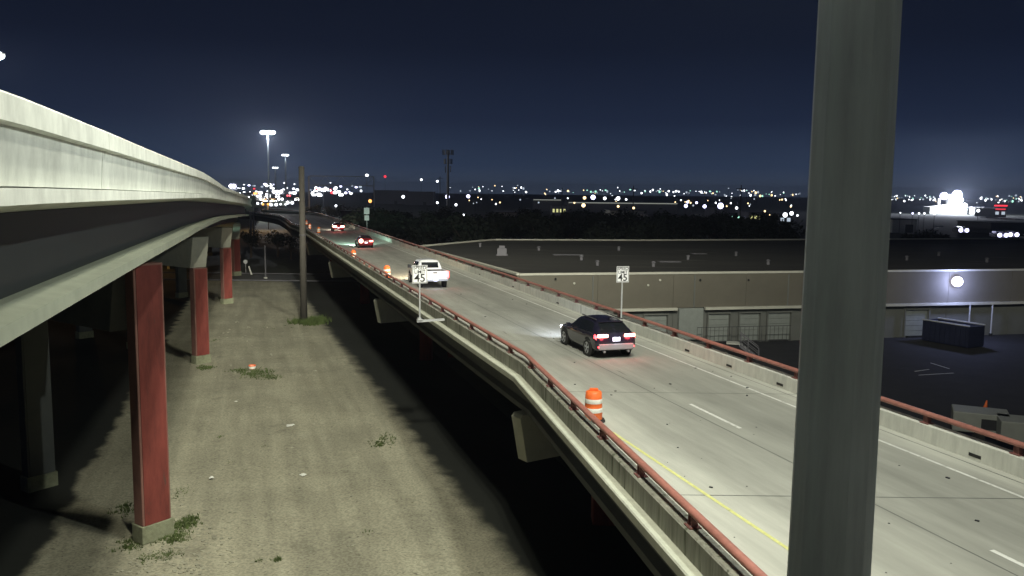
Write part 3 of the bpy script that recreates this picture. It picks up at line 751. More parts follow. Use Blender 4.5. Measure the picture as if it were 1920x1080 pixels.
# ------------------------------------------------------------------ speed limit signs
def text_mesh(s_, size, name, mt):
    cu = bpy.data.curves.new('txt', 'FONT'); cu.body = s_; cu.size = size; cu.align_x = 'CENTER'; cu.align_y = 'CENTER'; cu.extrude = .002; cu.offset = .010*size
    o = bpy.data.objects.new('txt', cu); col.objects.link(o)
    bpy.context.view_layer.update()
    me = bpy.data.meshes.new_from_object(o.evaluated_get(bpy.context.evaluated_depsgraph_get()))
    bpy.data.objects.remove(o); me.name = name; me.materials.clear(); me.materials.append(M[mt]); return me
def speed_sign(loc, W, H, poleh, arm, label):
    rz = BANG*.8
    t = empty('speed_limit_sign', loc, label, 'road sign', rz=rz)
    P('pole', MB().cyl((0, 0, 0), (0, 0, poleh), .04, n=10), 'steel', t)
    P('panel', MB().box((0, -.055, poleh-H/2+.05), (W, .012, H)), 'signw', t, bevel=0)
    zc = poleh-H/2+.05; bt = .018*W/.6
    br = MB()
    for sx_, sz_, a, b_ in ((0, H/2-.03, W-.04, bt), (0, -H/2+.03, W-.04, bt), (W/2-.03, 0, bt, H-.06), (-W/2+.03, 0, bt, H-.06)):
        br.box((sx_, -.0635, zc+sz_), (a, .003, b_))
    P('sign_border', br, 'signb', t)
    for s_, sz, dz_ in (('SPEED', .22, .32), ('LIMIT', .22, .115), ('45', .52, -.20)):
        me = text_mesh(s_, sz*H/.91*1.08, 'lettering', 'signb'); o = bpy.data.objects.new('lettering', me); col.objects.link(o); o.parent = t
        o.rotation_euler = (R(90), 0, 0); o.location = (0, -.068, zc+dz_*H/.91); o.scale = (1.0, 1.0, 1)
    if arm:
        P('bracket_arm', MB().bar((-.15, 0, -.06), (arm, .0, .0), .13, .11), 'steel', t)
        P('bracket_plate', MB().box((0, 0, .02), (.30, .26, .04)).cyl((-.02, 0, .03), (-.02, 0, .12), .1, n=10), 'steel', t)
    else:
        P('bracket_plate', MB().box((0, -.02, .04), (.2, .12, .2)), 'steel', t)
    return t
p = aty(787, 600, 42.6)
speed_sign((p.x, p.y, p.z), .76, .91, aty(787, 499, 42.6).z-p.z, 1.25, 'speed limit sign on a bracket outside the left rail, in front of the pickup')
p = aty(1165, 590, 41.8)
speed_sign((p.x, p.y, 7.5), .64, .79, aty(1167, 501, 41.8).z-7.5, 0, 'speed limit sign behind the right rail, beside the dark SUV')
# small far sign post beside the bridge
t = empty('road_sign', tuple(aty(688, 432, 150)[:2])+(7.5,), 'small pale sign pair on a post right of the far traffic', 'road sign')
a = aty(688, 402, 150)
P('pole', MB().cyl((0, 0, -1), (0, 0, a.z-7.5+1.3), .06), 'steel', t)
P('panel', MB().box((0, -.1, a.z-7.5+.6), (.95, .03, 1.1)), 'signw', t); P('panel', MB().box((0, -.1, a.z-7.5-.6), (.8, .03, .9)), 'signw', t)

# ------------------------------------------------------------------ drums
def drum_mesh_parts(t):
    bands = [(.28, .08, 0), (.28, .30, 0), (.285, .31, 1), (.275, .44, 1), (.27, .45, 0), (.268, .58, 0), (.272, .59, 1), (.262, .72, 1), (.258, .73, 0), (.245, .92, 0), (.20, .95, 0)]
    mb = MB().lathe((0, 0, 0), [(r_, z) for r_, z, _ in bands], 20, mif=lambda i: bands[i+1][2])
    mb.build('drum_body', [M['orange'], M['refl']], t, world=False, smooth=True)
    P('rubber_base', MB().cyl((0, 0, 0), (0, 0, .08), .38, .34, n=20), 'rubber', t)
    P('handle', MB().box((0, 0, .99), (.26, .06, .09)), 'orange', t, bevel=.02)
drums = [((2.55, 25.75), 'nearest orange and white traffic drum, beside the red rail'),
         ((-10.05, 68.2), 'orange traffic drum left of the white pickup, second from the camera'),
         ((-15.95, 85.6), 'orange traffic drum by the left rail, third from the camera'),
         ((-31.3, 138.0), 'orange traffic drum beside the farthest red car, just right of the utility pole'),
         ((-36.2, 152.5), 'far orange drum close behind the thick utility pole, lower of the last two'),
         ((-40.6, 168.5), 'farthest orange drum, just above its neighbour by the utility pole')]
t = empty('traffic_drum', (drums[0][0][0], drums[0][0][1], 7.006), drums[0][1], 'traffic drum', 'orange drums along the left rail')
drum_mesh_parts(t); proto = t
for (x, y), lab in drums[1:]:
    o = proto.copy(); col.objects.link(o); o.location = (x, y, 7.006); o['label'] = lab
    for ch in [c for c in bpy.data.objects if c.parent == proto]:
        q = ch.copy(); col.objects.link(q); q.parent = o

# ------------------------------------------------------------------ things on the dirt
t = empty('utility_pole', (-21.97, 89.4, 0), 'thick plain utility pole rising from weeds between the two bridges', 'pole')
P('shaft', MB().cyl((0, 0, 0), (0, 0, 16.2), .38, .29, n=14), 'pole', t, smooth=True)
P('band', MB().cyl((0, 0, 9.2), (0, 0, 9.35), .40, n=14), 'darksteel', t)
P('cap', MB().cyl((0, 0, 16.2), (0, 0, 16.4), .36, .20, n=14), 'pole', t)
p = atz(473, 694)
t = empty('bucket', (p.x, p.y, .04), 'broken orange and white drum stub lying in grass on the dirt', 'bucket')
P('shell', MB().lathe((0, 0, 0), [(.24, 0), (.29, .36), (.27, .36), (.22, .03)], 16), 'orange', t); P('band', MB().lathe((0, 0, 0), [(.262, .10), (.286, .28)], 16), 'refl', t)
for (px, py, s_, lab) in ((545, 801, .15, 'crumpled white litter alone in the middle of the dirt strip'), (444, 756, .10, 'small white scrap of litter below the orange bucket'),
                          (568, 894, .10, 'pale scrap of litter low on the dirt, right of the tall red column'), (399, 899, .09, 'small white scrap near the foot of the nearest red column')):
    p = atz(px, py); mb = MB()
    for i in range(5): mb.box((p.x+random.uniform(-s_, s_), p.y+random.uniform(-s_, s_), .08+random.uniform(0, .05)), (s_*1.6, s_, .03), rz=random.random()*3)
    tag(mb.build('paper_litter', M['trash']), lab, 'litter')
def weeds(name, spots, label):
    mb = MB()
    for (cx, cy, rx, ry, n_, h) in spots:
        for i in range(n_):
            a = random.random()*6.28; q = math.sqrt(random.random())*random.uniform(.3, 1); x, y = cx+rx*q*math.cos(a), cy+ry*q*math.sin(a); z = dz(x, y)
            for k_ in range(5):
                b_ = random.random()*6.28; hh = h*random.uniform(.4, 1); l = hh*random.uniform(.3, .9); w_ = .02+.02*random.random()
                dx, dy = math.cos(b_), math.sin(b_)
                mb.face([(x-dy*w_, y+dx*w_, z), (x+dy*w_, y-dx*w_, z), (x+dx*l, y+dy*l, z+hh)])
    tag(mb.build(name, M['weed']), label, 'weeds', kind='stuff')
def gp(px, py): v = atz(px, py); return v.x, v.y
sp = []
for px, py, rx, ry, n_, h in ((480, 702, 1.6, 2.2, 260, .22), (505, 708, 1.4, 1.2, 140, .2), (450, 697, 1.2, .8, 80, .2), (590, 606, 1.8, 3.2, 420, .75), (560, 604, 1.3, 2.2, 200, .5),
                              (345, 985, .8, 1.1, 220, .22), (330, 1010, .9, .8, 160, .2), (300, 1045, 1.2, .8, 120, .16), (385, 690, 1.0, 1.0, 120, .2), (520, 1050, .25, .2, 30, .16), (485, 1052, .2, .2, 20, .15),
                              (340, 925, .6, 1.3, 60, .12), (250, 1020, 1, 1, 120, .18), (235, 960, .8, 1.2, 80, .2), (720, 830, 1.0, 1.6, 120, .18), (690, 1000, .4, .4, 14, .12), (400, 640, .5, 1.2, 30, .15)):
    x, y = gp(px, py); sp.append((x, y, rx, ry, n_, h))
for i in range(26):
    Y = random.uniform(24, 110); x0, x1 = -3.4-.3*Y, 5.2-.31*Y; sp.append((random.uniform(x0, x1), Y, .3, .3, random.randint(3, 12), random.uniform(.06, .14)))
weeds('weeds', sp, 'low green weeds in patches on the packed dirt')
mb = MB()
for i in range(1500):
    Y = 24+70*random.random()**1.6; x0, x1 = -4.5-.3*Y, 6-.31*Y; x = random.uniform(x0, x1); r_ = random.choice((.015, .02, .03, .03, .05, .07))
    if random.random() < .35: x, Y = random.gauss(-12.6, 1.2), random.gauss(30.5, 2.2)
    mb.box((x, Y, dz(x, Y)*1.0+r_*.2+.04), (r_*2, r_*1.5, r_), rz=random.random()*3)
tag(mb.build('pebbles', M['stone']), 'small stones and rubble scattered over the dirt', 'pebbles', kind='stuff')
# delineators and posts beyond the columns
t = empty('delineator_post', tuple(gp(472, 516))+(0,), 'small striped post leaning on the far kerb between the bridges', 'post')
P('post', MB().cyl((0, 0, 0), (-.45, 0, 1.5), .14, .12), 'refl', t); P('base', MB().cyl((0, 0, 0), (0, 0, .1), .3), 'rubber', t)
t = empty('warning_sign', tuple(gp(461, 512))+(0,), 'small pale round sign low beside the far cross street', 'road sign')
P('post', MB().cyl((0, 0, 0), (0, 0, 2.0), .05), 'steel', t); P('panel', MB().cyl((0, -.06, 1.9), (0, -.09, 1.9), .35, n=16), 'signw', t)
t = empty('steel_post', tuple(gp(498, 522))+(0,), 'slim grey steel post standing at the far kerb left of the utility pole', 'post')
P('shaft', MB().cyl((0, 0, 0), (0, 0, 5.2), .12, .10), 'farwall', t); P('base', MB().cyl((0, 0, 0), (0, 0, .2), .3), 'conc', t)
# sodium lamp beyond the highway and small white lamp in the dark underpass
road_lamp('street_lamp', -74, 142, 6.6, 2600, (1, .55, .16), 'orange street lamp hidden beyond the highway columns, lighting the street', reach=(1.5, 0), mt='l_orange')
p = aty(88, 590, 80)
t = empty('security_lamp', (p.x, p.y, 0), 'tiny white lamp shining in the dark under the highway at left', 'lamp')
P('post', MB().cyl((0, 0, 0), (0, 0, p.z), .05), 'steel', t); P('lens', MB().box((0, -.1, p.z), (.42, .1, .12)).box((0, -.1, p.z-.25), (.3, .1, .06)), 'l_white', t)
# retaining wall beyond street on the left
def fbox(name, x0, x1, Y, z0, z1, dep, mt, label, cat, yaw=0): ...

# ------------------------------------------------------------------ warehouse on the right
WY = lambda x: 75.6+.215*x
wh = empty('warehouse', (30, 82, 0), 'long low tilt up warehouse with white coping and a row of dock doors', 'warehouse')
roofz = 6.55
poly = [(.6, WY(.6)), (108, WY(108)), (108, 158), (20, 134), (-3, 131), (-12.6, 113)]
MB().face([(x, y, roofz) for x, y in poly]).build('roof', M['roof'], wh)
for i in range(1, 20):      # wall panels with recessed joints
    pass
def wall_run(name, p0, p1, z0, z1, th, mt, step=None, gap=.03):
    p0, p1 = Vector(p0), Vector(p1); L_ = (p1-p0).length; n_ = max(1, round(L_/step)) if step else 1; d_ = (p1-p0)/n_
    ang = math.atan2(d_.y, d_.x)
    for i in range(n_):
        c = p0+d_*(i+.5); MB().box((c.x, c.y, (z0+z1)/2), (d_.length-gap, th, z1-z0), rz=ang).build(name, M[mt], wh)
A, B = (.6, WY(.6)), (108, WY(108))
wall_run('wall_panel', (A[0], A[1]), (B[0], B[1]), 3.46, 6.6, .3, 'wallw', 7.3)
wall_run('wall_panel', (A[0]+.12, A[1]+.36), (B[0], B[1]+.36), -.5, 3.5, .3, 'dwall', 7.3)
for q0, q1 in zip(poly[2:]+poly[:1], poly[3:]+poly[:1]): wall_run('wall_panel', q0, q1, 0, 6.6, .3, 'wallw', 8)
for q0, q1 in zip(poly, poly[1:]+poly[:1]): wall_run('coping', q0, q1, 6.62, 6.80, .46, 'coping', 12, gap=.01)
ang = math.atan(.215)
def wp(x, off=0): return Vector((x+off*math.sin(ang), WY(x)-off*math.cos(ang)))
def wx(px):       # x along the front wall seen at a pixel column
    d_ = ray(px, 560); s_ = 75.6/(d_.y-.215*d_.x); return d_.x*s_
# beam over the docks
for a, b in ((1150, 1268), (1320, 1560), (1560, 2060)):
    p0, p1 = wp(wx(a), .30), wp(wx(b), .30); MB().bar((p0.x, p0.y, 3.36), (p1.x, p1.y, 3.36), .30, .24).build('dock_beam', M['coping'], wh)
for a, b in ((1210, 1252), (1330, 1369), (1389, 1426), (1442, 1484), (1510, 1552), (1570, 1610), (1700, 1742)):
    p0, p1 = wp(wx(a), -.14), wp(wx(b), -.14); zt, zb = 2.75, .15
    c = (p0+p1)/2; Wd = (p1-p0).length
    dr = MB(); nsl = 5
    for i in range(nsl): dr.box((c.x, c.y, zb+(i+.5)*(zt-zb)/nsl), (Wd-.1, .08, (zt-zb)/nsl-.03), rz=ang)
    o = dr.build('dock_door', M['door'], wh)
    c2 = (wp(wx(a), .02)+wp(wx(b), .02))/2
    fr = MB()
    for s_ in (-1, 1):
        e = c2+Vector((math.cos(ang), math.sin(ang)))*s_*(Wd/2+.10); fr.box((e.x, e.y, 1.5), (.12, .22, 2.9), rz=ang)
    fr.box((c2.x, c2.y, zt+.12), (Wd+.3, .22, .14), rz=ang); fr.build('door_frame', M['dwall'], o, world=False)
    MB().box((c2.x, c2.y, .05), (Wd*.8, .3, .25), rz=ang).build('dock_bumper', M['bump'], o, world=False)
c = wp((wx(1270)+wx(1318))/2, .25); MB().box((c.x, c.y, 1.95), (wx(1318)-wx(1270)-.1, .24, 2.95), rz=ang).build('wall_patch', M['door'], wh)
for px, py in ((1040, 525), (1075, 533), (1213, 535), (1235, 525), (1310, 524), (1400, 523)):
    c = wp(wx(px), .2); z = 14-(py-363)*c.y/1602; MB().cyl((c.x, c.y, z), (c.x, c.y-.08, z), .10, n=10).build('wall_vent', M['coping' if px % 2 else 'bump'], wh)
for px, py, s_ in ((941, 472, 1.2), ):
    p = atz(px, py+6, 6.6); t = empty('rooftop_unit', (p.x, p.y, 6.56), 'pale rooftop air unit alone on the dark warehouse roof', 'air unit')
    P('casing', MB().box((0, 0, .45), (1.1, 1.1, .8)), 'farwall', t, bevel=.04); P('hood', MB().box((0, -.2, 1.0), (.7, .6, .3)), 'farwall', t, bevel=.03); P('curb', MB().box((0, 0, .06), (1.4, 1.4, .12)), 'farwall', t)
for px, py, l in ((1065, 478, 6), (1255, 491, 4), (1310, 476, 3)):
    p = atz(px, py, 6.57); MB().box((p.x, p.y, 6.60), (l*.6, 1.1, .05), rz=.1).build('skylight', M['farwall'], wh)
for px, py in ((1010, 470), (1090, 488), (1160, 470), (1225, 500), (1290, 487), (1380, 480), (1440, 496), (1700, 488), (1760, 480), (1850, 492), (900, 463), (1120, 498)):
    p = atz(px, py, 6.56); MB().cyl((p.x, p.y, 6.56), (p.x, p.y, 7.0), .16, n=8).cyl((p.x, p.y, 7.0), (p.x, p.y, 7.12), .28, .1, n=8).build('roof_vent', M['farwall'], wh)
for px in (1110, 1300, 1475):
    c = wp(wx(px), .2); MB().cyl((c.x, c.y, 3.5), (c.x, c.y, 6.5), .07, n=8).build('downpipe', M['dwall'], wh)
# steel stair with handrails at the docks
def stair(loc, rz, n_, label, lit='steel'):
    t = empty('dock_stair', loc, label, 'stairs', rz=rz)
    for i in range(n_): P('step', MB().box((i*.30, 0, 1.3-(i+.5)*1.3/n_), (.28, 1.1, .05)), 'steel', t)
    for s_ in (-.55, .55):
        P('stringer', MB().bar((-.1, s_, 1.2), (n_*.30, s_, 0), .05, .22), lit, t)
        P('handrail', MB().bar((-.1, s_, 2.2), (n_*.30, s_, 1.0), .06, .06).bar((-.1, s_, 1.75), (n_*.3, s_, .55), .04, .04), lit, t)
        for i in (0, n_//2, n_): P('rail_post', MB().box((i*.30, s_, 1.65-i*1.3/n_), (.05, .05, 1.1)), lit, t)
    P('landing', MB().box((-.65, 0, 1.3), (1.1, 1.2, .08)), 'conc', t)
p = atz(1388, 672); stair((p.x, p.y, .02), R(-14), 5, 'steel dock stair with railings behind the right bridge rail', 'farwall')
p = atz(1712, 628); stair((p.x, p.y, .02), R(-25), 8, 'steel dock stair left of the blue container, right of the mast', 'steel')
# fence along the dock, right of bridge
t = empty('railing', (17, 77.3, 0), 'low mesh railing in front of the dock doors', 'railing')
for i in range(22): P('picket', MB().box((i*.42, i*.09, 1.1), (.03, .03, 1.5)), 'darksteel', t)
P('top_rail', MB().bar((0, 0, 1.85), (9.2, 1.9, 1.85), .05, .05), 'darksteel', t); P('bottom_rail', MB().bar((0, 0, .5), (9.2, 1.9, .5), .05, .05), 'darksteel', t)
# container
p0, p1 = atz(1748, 640), atz(1838, 655)
cx_, cy_ = (p0.x+p1.x)/2, (p0.y+p1.y)/2+.7; rz = math.atan2(p1.y-p0.y, p1.x-p0.x)-R(3)
t = empty('roll_off_container', (cx_, cy_, .02), 'dark blue open steel container in the lot under the bright wall lamp', 'container', rz=rz)
LC, WC, HC = (p1-p0).length, 2.3, 1.9
for s_ in (-1, 1):
    P('side_wall', MB().box((0, s_*WC/2, HC/2+.15), (LC, .06, HC)), 'bin', t)
    P('top_rail', MB().box((0, s_*WC/2, HC+.2), (LC+.1, .14, .12)), 'steel', t)
    for i in range(9): P('rib', MB().box((-LC/2+.3+i*(LC-.6)/8, s_*(WC/2+.07), HC/2+.15), (.09, .08, HC-.1)), 'bin', t)
    P('end_wall', MB().box((s_*LC/2, 0, HC/2+.15), (.06, WC-.08, HC)), 'bin', t)
P('load', MB().box((0, 0, 1.5), (LC-.2, WC-.2, .1)), 'coping', t)
P('floor', MB().box((0, 0, .1), (LC, WC-.1, .1)), 'bin', t)
# bollard posts at the far wall
for px, lab in ((1814, 'tall pale pipe on the wall behind the blue container'), (1856, 'fainter pale pipe on the wall right of the blue container')):
    c = wp(wx(px), .45); t = empty('downpipe', (c.x, c.y, 0), lab, 'pipe'); P('pipe', MB().cyl((0, 0, 0), (0, 0, 3.2), .08), 'steel', t); P('shoe', MB().box((0, 0, .15), (.25, .25, .3)), 'bump', t)
# wall lamp
x = wx(1786); c = wp(x, .25); z = 14-(527-369)*c.y/1602
t = empty('wall_lamp', (c.x, c.y, z), 'blinding blue white wall lamp above the dark container', 'wall lamp')
P('bracket', MB().box((0, .1, .35), (.12, .6, .1)), 'steel', t)
P('globe', MB().ball((0, -.35, 0), .52, 18, 12), 'l_blue', t, smooth=True)
lamp('lamp_light', (0, -1.5, 0), 1000, (.42, .50, 1), .4, parent=t)
# parking lines
for (a, b_) in (((1745, 681), (1780, 692)), ((1722, 704), (1788, 700)), ((1715, 697), (1742, 693))):
    p, q = atz(*a), atz(*b_); tag(MB().bar((p.x, p.y, .028), (q.x, q.y, .028), .14, .004).build('parking_line', M['white']), kind='structure')
# trucks parked behind the right rail
def trailer(px, py, Y, rz, label):
    p = aty(px, py, Y); t = empty('box_trailer', (p.x, p.y, .02), label, 'trailer', rz=rz)
    P('box', MB().box((0, 0, 1.12), (2.9, 1.9, 1.15)), 'vehw', t, bevel=.05); P('chassis', MB().box((0, 0, .48), (3.0, 1.2, .12)), 'bump', t)
    P('tow_bar', MB().bar((1.5, -.3, .5), (2.6, 0, .5), .08, .08).bar((1.5, .3, .5), (2.6, 0, .5), .08, .08), 'darksteel', t)
    P('side_hatch', MB().box((.4, -.955, 1.1), (.8, .02, .6)), 'plastic', t)
    for y in (-.98, .98): P('wheel', MB().cyl((-.1, y-.1, .33), (-.1, y+.1, .33), .33, n=16), 'rubber', t)
trailer(1836, 800, 48.5, R(-24), 'pale box trailer below the bridge, behind the right rail')
trailer(1925, 815, 46.5, R(-20), 'pale trailer cut by the right edge of the picture behind the rail')
p = atz(1862, 778)
t = empty('traffic_cone', (p.x, p.y+1, .02), 'small leaning cone on the dark lot above the parked truck', 'cone')
P('cone', MB().cyl((0, 0, .04), (.1, 0, .7), .16, .04), 'orange', t); P('base', MB().box((0, 0, .03), (.4, .4, .05)), 'rubber', t)

# ------------------------------------------------------------------ trees
def tree_meshes(seed, n_leaf=1300):
    rnd = random.Random(seed); lf = MB(); bk = MB()
    bk.cyl((0, 0, 0), (0, 0, 3.2), .28, .18, n=7)
    cl = []
    for i in range(9):
        a = rnd.random()*6.28; q = rnd.uniform(.5, 2.6); z = rnd.uniform(3.3, 7.2); c = (q*math.cos(a), q*math.sin(a), z); cl.append((c, rnd.uniform(.9, 1.7)))
        bk.cyl((0, 0, 2.6), c, .12, .04, n=5, caps=False)
    for i in range(n_leaf):
        c, r_ = rnd.choice(cl); v = Vector((rnd.gauss(0, 1), rnd.gauss(0, 1), rnd.gauss(0, 1))).normalized()*r_*rnd.uniform(.5, 1.1)
        p = Vector(c)+v; s_ = rnd.uniform(.14, .34); a = Vector((rnd.gauss(0, 1), rnd.gauss(0, 1), rnd.gauss(0, 1))).normalized(); b_ = a.orthogonal().normalized()
        lf.face([p-a*s_, p+b_*s_*.6, p+a*s_, p-b_*s_*.6])
    return lf.mesh('crown', M['leaf']), bk.mesh('trunk', M['bark'])
TM = [tree_meshes(s_) for s_ in (1, 2, 3, 4)]
def tree(x, y, h, lab, group=None):
    lf, bk = random.choice(TM); t = empty('tree', (x, y, 0), lab, 'tree', group, rz=random.random()*6); k_ = h/8.3
    for me, nm in ((lf, 'crown'), (bk, 'trunk')):
        o = bpy.data.objects.new(nm, me); col.objects.link(o); o.parent = t; o.scale = (k_*random.uniform(1, 1.4), k_*random.uniform(1, 1.4), k_)
    return t
TL = 'dark leafy tree in the unlit belt behind the warehouse roof'
for i in range(70):
    px = 690+i*12.2+random.uniform(-8, 8); Y = random.uniform(150, 230); base = aty(px, 430, Y)
    hmax = 14-(392+random.uniform(0, 26)-365)*Y/1602
    if 1490 < px < 1660: continue
    tree(base.x, Y, max(4, hmax), TL, 'trees behind the warehouse')
for px, Y, h in ((1700, 175, 5.5), (1722, 168, 7.5), (1738, 172, 8), (1752, 170, 7), (1775, 180, 6), (1560, 200, 7), (1630, 200, 6)):
    b_ = aty(px, 430, Y); tree(b_.x, Y, h, 'rounded dark tree right of the mast below the floodlit plant', 'trees right of the mast')
for px, Y, h in ((590, 300, 9), (620, 310, 8), (650, 300, 9), (680, 270, 9), (700, 250, 9), (720, 240, 8), (745, 235, 9), (770, 230, 8), (795, 225, 8), (820, 225, 8), (470, 175, 6), (520, 178, 6), (545, 172, 5)):
    b_ = aty(px, 430, Y); tree(b_.x, Y, h, 'dark tree between the bridge end and the cell tower', 'trees beyond the bridge')

# ------------------------------------------------------------------ distant buildings
def far_building(px0, px1, py, Y, h=None, label='', wall='farwall', wins=0, wmat='w_lit', dep=25, roofm='farroof', fascia=None):
    a, b_ = aty(px0, py, Y), aty(px1, py, Y); h = h or max(3, (a.z+b_.z)/2)
    t = empty('distant_building', ((a.x+b_.x)/2, Y+dep/2, 0), label, 'building'); W = b_.x-a.x
    P('walls', MB().box((0, 0, h/2), (W, dep, h)), wall, t); P('roof', MB().box((0, 0, h+.15), (W+.8, dep+.8, .28)), roofm, t)
    if fascia: P('fascia', MB().box((0, -dep/2-.5, h-.3), (W, .2, .55)), fascia, t)
    for i in range(wins):
        x = -W/2+W*(i+.5)/wins; P('window', MB().box((x, -dep/2-.03, h*.5), (W/wins*.55, .1, h*.34)), wmat, t)
    if not wins: P('door', MB().box((W*.2, -dep/2-.04, 1.6), (3, .1, 3.2)), 'darksteel', t)
    return t
M['fascia_glow'] = emit('glowing_eave', (.8, .85, .72), .30, False)  # eaves made emissive: their lit look is in the material
M['hall'] = mat('pale_far_wall', (.5, .5, .45), .9, .1, .05)
far_building(1000, 1052, 374, 640, label='long dark hall with thin pale eave left of the yellow lit shops', fascia='fascia_glow')
far_building(1035, 1062, 381, 520, label='low shop with yellow lit windows below the horizon', wins=4, wmat='w_yel', h=6)
far_building(1066, 1270, 380, 560, label='long grey warehouse with pale eave in the middle distance', wall='farwall', fascia='fascia_glow', dep=40)
far_building(1144, 1210, 391, 420, label='pale grey low building lit by two wall lamps', wall='hall', h=5.5)
far_building(1340, 1392, 378, 500, label='dark blue hall below the brightest lights right of centre', h=6)
far_building(1405, 1448, 383, 430, label='dark shop front with yellow green sign letters left of the mast', wins=5, wmat='w_yel', h=5)
far_building(1462, 1486, 386, 400, label='small white lit petrol canopy building left of the mast', wins=2, wmat='l_dim', h=5)
far_building(1215, 1285, 396, 380, label='low unlit shed behind the tree belt', h=4.5)
far_building(925, 982, 392, 330, label='pale boxy house cluster beyond the trees, left of centre', wall='hall', wins=3, wmat='farwall', h=6)
far_building(640, 676, 396, 240, label='plain dim building just right of the bridge end', wall='farwall', h=8, dep=8)
far_building(700, 760, 360, 900, label='flat dark hill like hall on the horizon left of the cell tower', h=14)
far_building(760, 812, 362, 840, label='second dark hall on the horizon beside the cell tower', h=13)
far_building(1675, 1720, 400, 330, label='dim pale shed with posts just right of the mast', wall='hall', h=5)
far_building(1860, 1960, 400, 330, label='long dark shed at the right edge', h=4)
far_building(1825, 1845, 385, 700, label='small lit white building right of the floodlit plant', wall='hall', wins=2, wmat='l_dim', h=6)
rb = far_building(1865, 1888, 383, 600, label='shop with a red glowing roof edge near the right edge', wall='hall', wins=2, wmat='l_dim', h=6)
P('red_sign_band', MB().box((0, -12.7, 8.2), (9, .3, .9)).box((0, -12.7, 5.9), (7, .3, .5)), 'l_red', rb)
# floodlit concrete plant
a = aty(1780, 385, 700)
t = empty('floodlit_plant', (a.x, 700, 0), 'brilliantly floodlit white plant building on the right horizon', 'industrial building')
P('low_hall', MB().box((-2, 5, 2.6), (28, 12, 5.2)), 'hall', t)
P('sloping_roof', MB().prism([(-16, -1.2), (12, -1.2), (12, 11), (-16, 11)], lambda p: 5.3, lambda p: 5.6+(3.6 if p[0] > 0 else 0)), 'hall', t)
P('silo_block', MB().box((5, 6, 8), (7, 7, 16)), 'hall', t); P('silo', MB().cyl((-6.5, 5, 3), (-6.5, 5, 12.5), 1.2, 1.2, n=16), 'hall', t)
P('annex', MB().box((12.5, 5, 4.2), (5, 9, 8.4)), 'hall', t)
for x, z, r_ in ((-6.5, 14.5, 3.0), (4.2, 15.8, 3.7), (6.6, 11.5, 2.6)):
    P('floodlight', MB().ball((x, -3, z), r_, 14, 9), 'l_blue', t, smooth=True)
    lamp('flood_beam', (x, -9, z+1), 110000, (.8, .85, 1), 1, parent=t)

# headlights on the road at right
sheet('far_road', [(60, 236), (240, 232), (240, 243), (60, 247)], .03, 'road')
def tiny_car(p, rz, lab, front=True, col_='cars', s_=.45, lm=None, group='far traffic'):
    t = empty('distant_car', p, lab, 'car', group, rz=rz); mb = car_tiny
    o = bpy.data.objects.new('body', car_tiny_me[col_]); col.objects.link(o); o.parent = t
    P('headlight' if front else 'tail_light', MB().ball((-.62, -2.2, .75), s_, 8, 6).ball((.62, -2.2, .75), s_, 8, 6), lm or ('l_white' if front else 'l_red'), t)
    return t
car_tiny = None; car_tiny_me = {}
for c_ in ('cars', 'carr', 'carw'):
    car_tiny_me[c_] = MB().box((0, 0, .65), (1.8, 4.3, .7)).box((0, .2, 1.2), (1.5, 2.2, .5)).mesh('body', [M[c_]])
for px, py, Y, lab in ((1800, 431, 185, 'car with blue white headlights on the dark road right of the mast'), (1872, 440, 175, 'left one of two cars close together at the right edge'), (1892, 439, 176, 'right one of two cars close together at the right edge')):
    p = aty(px, py, Y); tiny_car((p.x, Y, max(0, p.z-.75)), R(-8), lab, lm='l_blue', s_=.42, group=None)
for a_, b_ in (((1903, 443), (1925, 445)), ((1832, 459), (1912, 464)), ((1750, 424), (1768, 424)), ((1815, 426), (1862, 429))):
    p, q = atz(*a_, .8), atz(*b_, .8); t = empty('guard_rail', (p.x, p.y, 0), 'pale roadside guard rail at %s' % {1903: 'the right edge beside the paired headlights', 1832: 'right, below the far road', 1750: 'right, left of the single headlight car', 1815: 'right of the single headlight car'}[a_[0]], 'guard rail')
    MB().bar((p.x, p.y, .8), (q.x, q.y, .8), .1, .35).build('beam', M['steel'], t); MB().box((p.x, p.y, .4), (.12, .12, .8)).box((q.x, q.y, .4), (.12, .12, .8)).build('post', M['steel'], t)

# ------------------------------------------------------------------ far highway on the left with its traffic
fh = empty('distant_highway', (-95, 330, 0), 'far end of the highway curving away full of glaring traffic', 'bridge')
fp = [(-96, 262), (-118, 330), (-150, 450), (-225, 720), (-330, 1150), (-420, 1600)]
MB().sweep(fp, [(-19, 8.2), (-19, 9.0), (19, 9.0), (19, 8.2)]).build('deck', M['deck'], fh)
for u in (-18.6, 18.6): MB().sweep(fp, [(u-.2, 9.01), (u-.2, 9.9), (u+.2, 9.9), (u+.2, 9.01)]).build('parapet', M['conc'], fh)
for x, y in ((-98, 275), (-115, 325), (-135, 395), (-160, 480)): MB().box((x, y, 4.1), (14, 2, 8.2)).build('pier', M['capm'], fh)
rnd = random.Random(5)
for i in range(58):
    px = rnd.choice((rnd.uniform(433, 560), rnd.uniform(433, 560), rnd.uniform(582, 640))); py = rnd.uniform(352, 384) if px < 560 else rnd.uniform(352, 366)
    yh = 352; Y = min(1400, (14-9.8)*1602/max(3.0, py-yh)); p = aty(px, py, Y)
    fr = rnd.random() < .72; s_ = Y/854*rnd.uniform(1.0, 2.0)*.75
    tiny_car((p.x, Y, p.z-.75 if p.z > 3 else 0), R(15), 'oncoming far car seen as white headlights at the end of the highway' if fr else 'far car seen as red tail lights at the end of the highway', fr, s_=s_, lm=None if fr else rnd.choice(('l_red', 'l_red', 'l_orange')), group='oncoming far traffic' if fr else 'far tail lights')
